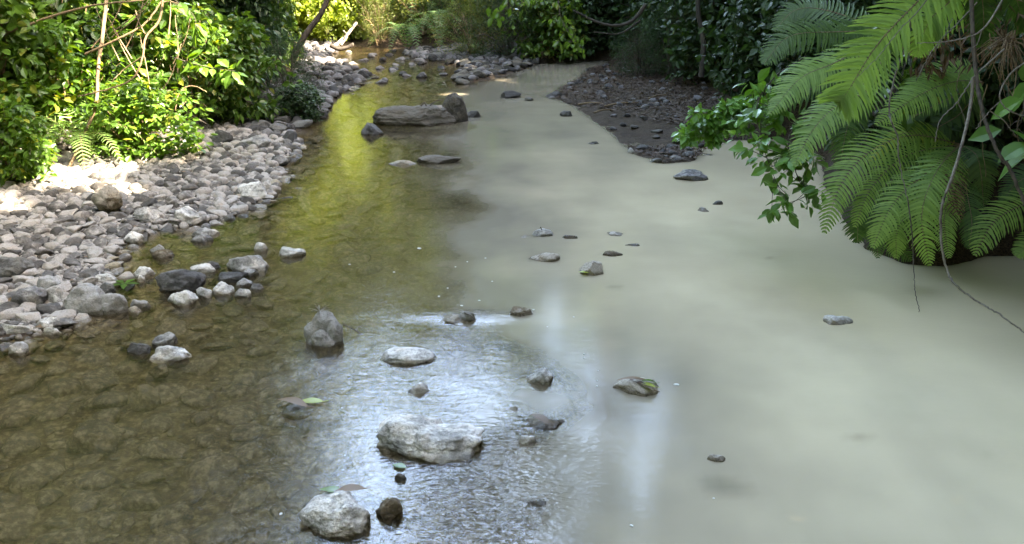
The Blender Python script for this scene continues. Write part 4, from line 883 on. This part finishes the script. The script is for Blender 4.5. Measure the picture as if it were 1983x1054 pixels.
branch('twig', 'forked pale twig in front of the level fern frond', [(1945, 95, 4.8), (1915, 122, 4.8), (1888, 147, 4.8), (1854, 197, 4.8), (1820, 235, 4.8), (1811, 275, 4.8)], .005, .002, sides=[[(1854, 197, 4.8), (1868, 230, 4.8), (1870, 262, 4.8)]], cat='twig')
branch('twig', 'looping pale twig at the far right edge', [(1990, 118, 4.6), (1960, 140, 4.6), (1940, 170, 4.6), (1937, 195, 4.6), (1955, 215, 4.6), (1990, 226, 4.6)], .005, .003, sides=[[(1935, 198, 4.6), (1915, 217, 4.6), (1890, 250, 4.6)], [(1918, 216, 4.6), (1945, 235, 4.6), (1968, 265, 4.6)]], cat='twig')
branch('twig', 'thin straight twig slanting down left from the top right', [(1892, 5, 4.9), (1860, 40, 4.9), (1820, 80, 4.9), (1797, 112, 4.9), (1775, 155, 4.9)], .004, .002, sides=[[(1845, 35, 4.9), (1825, 75, 4.9), (1790, 130, 4.9)]], cat='twig')
branch('twig', 'curled brown twig hanging from the root ball at the right edge', [(1955, 100, 4.9), (1967, 130, 4.9), (1965, 170, 4.9), (1955, 200, 4.9)], .004, .002, 'twig_tan', sides=[[(1952, 105, 4.9), (1935, 125, 4.9), (1940, 150, 4.9), (1955, 165, 4.9)]], cat='twig')
branch('twig', 'long fine grey twig across the largest pale frond', [(1810, -20, 4.6), (1775, 25, 4.6), (1745, 55, 4.6), (1700, 110, 4.6), (1660, 150, 4.6)], .0035, .0015, cat='twig')
branch('branch', 'tan branch crossing the upper left corner', [(-20, 75, 8.6), (43, 53, 8.6), (106, 30, 8.6), (186, 10, 8.6), (280, 0, 8.6)], .016, .008, 'twig_tan')
branch('branch', 'bare curved branch bending through the left shrubs', [(318, -30, 8.4), (309, 37, 8.4), (282, 73, 8.4), (276, 110, 8.4), (259, 150, 8.4), (216, 171, 8.4), (150, 187, 8.4)], .013, .006, 'twig_tan', sides=[[(276, 110, 8.4), (240, 135, 8.5), (215, 160, 8.5)], [(316, 5, 8.4), (330, 3, 8.4), (360, 12, 8.4)]])
branch('branch', 'straight tan branch slanting up right in the left shrubs', [(165, 105, 8.7), (226, 77, 8.6), (282, 45, 8.6), (320, -10, 8.6)], .012, .008, 'twig_tan', sides=[[(262, 20, 8.6), (270, 45, 8.6), (284, 72, 8.6)]])
branch('branch', 'sunlit leaning stem rising from the pale ferns', [(128, 335, 8.5), (150, 290, 8.6), (168, 250, 8.7), (186, 200, 8.7), (190, 133, 8.8), (200, 57, 8.9), (210, -30, 9)], .014, .02, 'twig_tan')
branch('twig', 'arching tan twig over the dark bank right of the round shrub', [(340, 215, 9.3), (343, 190, 9.3), (355, 172, 9.3), (375, 167, 9.3), (400, 178, 9.3)], .009, .004, 'twig_tan', cat='twig')
branch('twig', 'thin twig lying from the round shrub down to the gravel', [(352, 208, 9.6), (380, 228, 9.7), (410, 245, 9.9)], .006, .003, 'twig', cat='twig')
for i in range(34):
    x0 = RNG.uniform(-10, 360); y0 = RNG.uniform(60, 200); d0 = RNG.uniform(8.8, 10.2); a = RNG.uniform(-1, 1)
    branch('twig', 'thin tan twig tangled among the leaves of the upper left shrubs', [(x0, y0, d0), (x0+a*50+20, y0-50, d0), (x0+a*90+30, y0-110, d0+.1)], .007, .003, 'twig_tan', cat='twig', group='tangled twigs of the left shrubs')
for i in range(7):
    x0 = RNG.uniform(1840, 1990); y0 = RNG.uniform(20, 200); d0 = RNG.uniform(4.9, 5.4)
    branch('twig', 'fine brown rootlet hanging among the ferns at the right edge', [(x0, y0, d0), (x0+RNG.uniform(-25, 25), y0+60, d0), (x0+RNG.uniform(-40, 40), y0+RNG.uniform(110, 190), d0)], .003, .0015, 'twig_tan', cat='twig', group='rootlets of the right bank')
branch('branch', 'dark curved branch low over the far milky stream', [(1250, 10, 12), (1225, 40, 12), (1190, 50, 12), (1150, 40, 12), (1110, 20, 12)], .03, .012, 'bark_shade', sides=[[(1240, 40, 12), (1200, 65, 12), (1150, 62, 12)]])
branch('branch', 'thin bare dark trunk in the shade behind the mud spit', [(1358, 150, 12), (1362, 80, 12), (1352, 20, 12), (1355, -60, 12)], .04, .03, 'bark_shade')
branch('branch', 'straight dark trunk between the left shrubs and the bright gap', [(488, 165, 13.5), (490, 90, 13.5), (484, 20, 13.5), (492, -80, 13.5)], .10, .08, 'bark')
branch('branch', 'second dark trunk leaning right beside the bright gap', [(565, 120, 15), (590, 70, 15), (625, 20, 15), (650, -50, 15)], .055, .04, 'bark')
branch('driftwood', 'sunlit pale log leaning in the far riffle', [(645, 92, 21), (668, 72, 21.5), (690, 45, 22)], .05, .035, 'twig', cat='driftwood', sides=[[(660, 88, 21), (672, 70, 21.3), (665, 60, 21.5)]])
branch('driftwood', 'dark forked root at the far water edge', [(640, 88, 20.6), (656, 95, 20.6), (672, 92, 20.6), (684, 86, 20.6)], .06, .04, 'twig_dark', cat='driftwood')
branch('twig', 'dark arched stick resting over the long boulder', [(772, 232, 11.9), (800, 215, 11.75), (815, 205, 11.7), (822, 199, 11.7), (829, 208, 11.7), (842, 197, 11.7), (858, 193, 11.7)], .012, .008, 'twig_dark', cat='twig')
branch('twig', 'dead twig trailing in the water behind the knobbly boulder', [(664, 628, 5.05), (685, 638, 5.05), (697, 645, 5.07), (718, 656, 5.07)], .004, .002, 'twig_dark', cat='twig', sides=[[(690, 640, 5.05), (695, 632, 5.05), (700, 634, 5.05)]])
branch('twig', 'short dark twig upright on the white rock at the head of the milky cluster', [(1056, 456, 6.95), (1050, 446, 6.9), (1047, 440, 6.9)], .004, .003, 'twig_dark', cat='twig')
branch('twig', 'dark stick on the torn bark flake of the brown shelf', [(900, 606, 5.25), (912, 612, 5.2), (920, 620, 5.2)], .005, .002, 'twig_dark', cat='twig')
for k, (x0, y0, x1, y1) in enumerate([(1170, 205, 1235, 203), (1120, 198, 1170, 200), (1255, 196, 1290, 190), (1235, 315, 1265, 308), (1150, 215, 1190, 213)]):
    a, b_ = G(x0, y0, .06), G(x1, y1, .06); a[2] = hz(a[0], a[1]) + .02; b_[2] = hz(b_[0], b_[1]) + .02
    q = MB(); tube(q, [a*0, (b_-a)/2 + np.array((0, 0, .02)), b_-a], .014, .008, 6, 10, .004)
    tag(q.build('stick', M['twig_tan'], loc=tuple(a)), 'tan stick lying on the dark mud of the right spit', 'stick', 'sticks on the mud spit')

# ------------------------------------------------------------------ fallen leaves, litter, flecks
def curved_leaf(name, label, loc, length, yaw, mat, wd=.3, curl=.25, tilt=0., group=None, fold=.12):
    n = 9; u = np.linspace(0, 1, n); wv = wd*.5*np.sin(np.pi*u**.8)**.8*(1+.08*np.sin(u*40)); zc = curl*np.sin(u*np.pi*.9)
    V = np.stack([np.stack((s*wv, u-.5, zc + fold*wv*abs(s)*1.5 + .004*s), -1) for s in (-1, 0, 1)], 1).reshape(-1, 3)*length
    i0 = np.arange(n-1)*3; F = np.concatenate([np.stack((i0+a, i0+a+1, i0+a+4, i0+a+3), -1) for a in (0, 1)])
    q = MB().add(V, F); tube(q, [np.array((0, -.5, zc[0]))*length, np.array((.03, -.68, zc[0]+.02))*length], .012*length, .008*length, 4)
    o = q.build(name, M[mat], loc=tuple(loc)); o.rotation_euler = (tilt, 0, yaw); return tag(o, label, 'leaf', group)
def on(px, py, z): g0 = G(px, py, z); return g0
curved_leaf('fallen_leaf', 'green oval leaf floating under the two-humped rock', on(773, 903, .006), .065, 1.2, 'leaf_bright', .55, .03)
curved_leaf('fallen_leaf', 'rusty brown curled leaf on the barely emerging stone', on(567, 782, .035), .17, 1.2, 'dead_leaf', .3, .1)
curved_leaf('fallen_leaf', 'yellow green leaf half under water beside the rusty brown leaf', on(600, 779, .008), .13, 1.7, 'fern_yellow', .4, .04)
curved_leaf('fallen_leaf', 'green leaf behind the top of the white craggy rock', on(642, 951, whh*.8), .10, 1.4, 'leaf_mid', .4, .06)
curved_leaf('fallen_leaf', 'dark red brown leaf behind the top of the white craggy rock', on(676, 952, whh*.8), .13, 1.9, 'dead_leaf', .35, .1)
curved_leaf('fallen_leaf', 'long grey dead leaf draped over the squarish wet rock', on(1240, 745, lrh*.75), .17, .75, 'dead_leaf', .14, .05)
curved_leaf('fallen_leaf', 'grey dead leaf along the back of the squarish wet rock', on(1225, 738, lrh*.95), .16, 1.6, 'dead_leaf', .16, .1)
curved_leaf('fallen_leaf', 'yellow leaf on the right part of the squarish wet rock', on(1252, 746, lrh*.8), .10, 1.1, 'fern_yellow', .28, .06)
curved_leaf('fallen_leaf', 'pale green leaf tip standing at the back of the squarish wet rock', on(1258, 740, lrh*.9), .10, 2., 'leaf_bright', .25, .08, .3)
curved_leaf('fallen_leaf', 'tiny pale leaf on the dark two-part rock', on(1130, 528, .02), .07, 1.4, 'fern_yellow', .5, .05)
curved_leaf('fallen_leaf', 'brown leaf lying on the wide wedge of wet rock', on(1045, 812, .06), .12, .8, 'dead_leaf', .35, .08)
curved_leaf('fallen_leaf', 'dead leaf caught on top of the upright boulder', on(850, 208, .25), .2, .3, 'dead_leaf', .35, .1)
q = MB()
for a in (0, 1.25, 2.5, 3.8, 5.05):
    d_ = np.array((math.cos(a), math.sin(a), 0)); s_ = np.array((-d_[1], d_[0], 0)); q.add([np.zeros(3), d_*.05+s_*.022+np.array((0, 0, .008)), d_*.11, d_*.05-s_*.022+np.array((0, 0, .008))], np.array([(0, 1, 2, 3)]))
tag(q.build('fallen_leaf', M['leaf_bright'], loc=tuple(on(241, 550, .03))), 'green star shaped leaf in the shallow inlet', 'leaf')
# debris tuft on the knobbly boulder
q = MB(); top = kloc + np.array((-.02, .03, kh*.9)); 
for i in range(16):
    e = rdir(1)[0]; e[2] = abs(e[2])*.8; tube(q, [np.zeros(3), e*.03+np.array((0, 0, .01)), e*RNG.uniform(.05, .09)], .003, .001, 4, 5)
tag(q.build('debris_tuft', M['twig'], loc=tuple(top)), 'tuft of twigs and dead leaf on the knobbly boulder', 'debris')
# root ball of dead fronds on the right
q = MB()
for i in range(60):
    e = rdir(1)[0]; e[2] = -abs(e[2])*1.2; tube(q, [RNG.normal(0, .03, 3), e*.08, e*RNG.uniform(.12, .2)+np.array((0, 0, -.05))], .004, .0015, 4, 5)
tag(q.build('root_ball', M['twig_tan'], loc=tuple(P(1950, 75, 5.1))), 'clump of brown fibrous roots at the upper right edge', 'roots')
dm = [P(1800, 100, 5.6), P(1920, 60, 5.4)]
for c0, lb in zip(dm, ('brown withered fern leaves behind the crossing twigs', 'brown withered leaves above the forked pale twig')):
    q = MB(); clump_leaves(q, RNG.normal(0, .07, (26, 3)), 5, .08, .09, LEAF_NARROW, .8); tag(q.build('dead_foliage', M['dead_leaf'], loc=tuple(c0), smooth=False), lb, 'dead leaves')
# litter on mud and banks
def litter(zone, n, sz, label, zmax=2.5, mat='dead_leaf'):
    poly = np.array([G(*p)[:2] for p in zone]); lo, hi = poly.min(0), poly.max(0); pt = RNG.uniform(lo, hi, (n*4, 2)); pt = pt[inside(poly, pt[:, 0], pt[:, 1])]
    z = height(pt[:, 0], pt[:, 1]); k = (z > .002) & (z < zmax); pt, z = pt[k][:n], z[k][:n]
    d_ = RNG.normal(size=(len(pt), 3))*np.array((1, 1, .15)); q = MB()
    scatter_leaves(q, np.column_stack((pt, z+.02)), d_, nrm(np.array((0, 0, 1.))+RNG.normal(0, .3, (len(pt), 3))), sz*RNG.uniform(.5, 1.4, len(pt)), LEAF_LO)
    tag(q.build('leaf_litter', M[mat], smooth=False), label, 'leaf litter', kind='stuff')
litter(Z_MUD + [(1500, 300)], 9000, .045, 'scattered dead leaves on the mud spit', mat='litter_shade')
litter(Z_LEFT, 260, .06, 'a few dead leaves scattered over the left gravel bar')
litter([(-250, 400), (0, 340), (180, 300), (330, 270), (500, 200), (590, 110), (500, 60), (0, 150), (-300, 300)], 4500, .07, 'dead leaves under the left bank shrubs')
litter([(1190, 120), (1500, 180), (1600, 380), (1760, 520), (2100, 500), (2300, 300), (1800, 60), (1300, 60)], 5000, .08, 'dead leaves on the dark right bank', mat='litter_shade')
# white foam flecks drifting
fm, t = newmat('foam'); p = N(t, 'ShaderNodeBsdfPrincipled'); p.inputs['Base Color'].default_value = (.5, .52, .5, 1); p.inputs['Roughness'].default_value = .6
o = N(t, 'ShaderNodeOutputMaterial'); L(t, p.outputs[0], o.inputs[0])
V, F = ico(2); fme = MB().add(V, F).mesh('foam_fleck', fm)
for (x, y, s) in [(850, 574, 5), (894, 592, 5), (928, 582, 4), (544, 995, 6), (1131, 686, 4), (1130, 693, 3), (1310, 745, 9), (1223, 1018, 6), (677, 512, 4), (763, 527, 4), (867, 558, 3), (953, 545, 3), (812, 481, 7), (1156, 737, 4), (1156, 748, 4), (1033, 600, 4), (662, 790, 3), (1158, 718, 3), (664, 910, 4), (668, 882, 4), (1382, 965, 4), (905, 507, 3), (940, 500, 3), (882, 517, 3), (1111, 614, 3), (1060, 633, 3)]:
    o = bpy.data.objects.new('foam_fleck', fme); C.objects.link(o); g0 = G(x, y, .002); tt = tpx(x, y); r = s*tt/FPX/2
    o.location = tuple(g0); o.scale = (r, r*1.3, r*.35); o.rotation_euler = (0, 0, RNG.uniform(0, 3)); tag(o, 'tiny white foam fleck drifting on the water', 'foam', 'foam flecks on the stream')
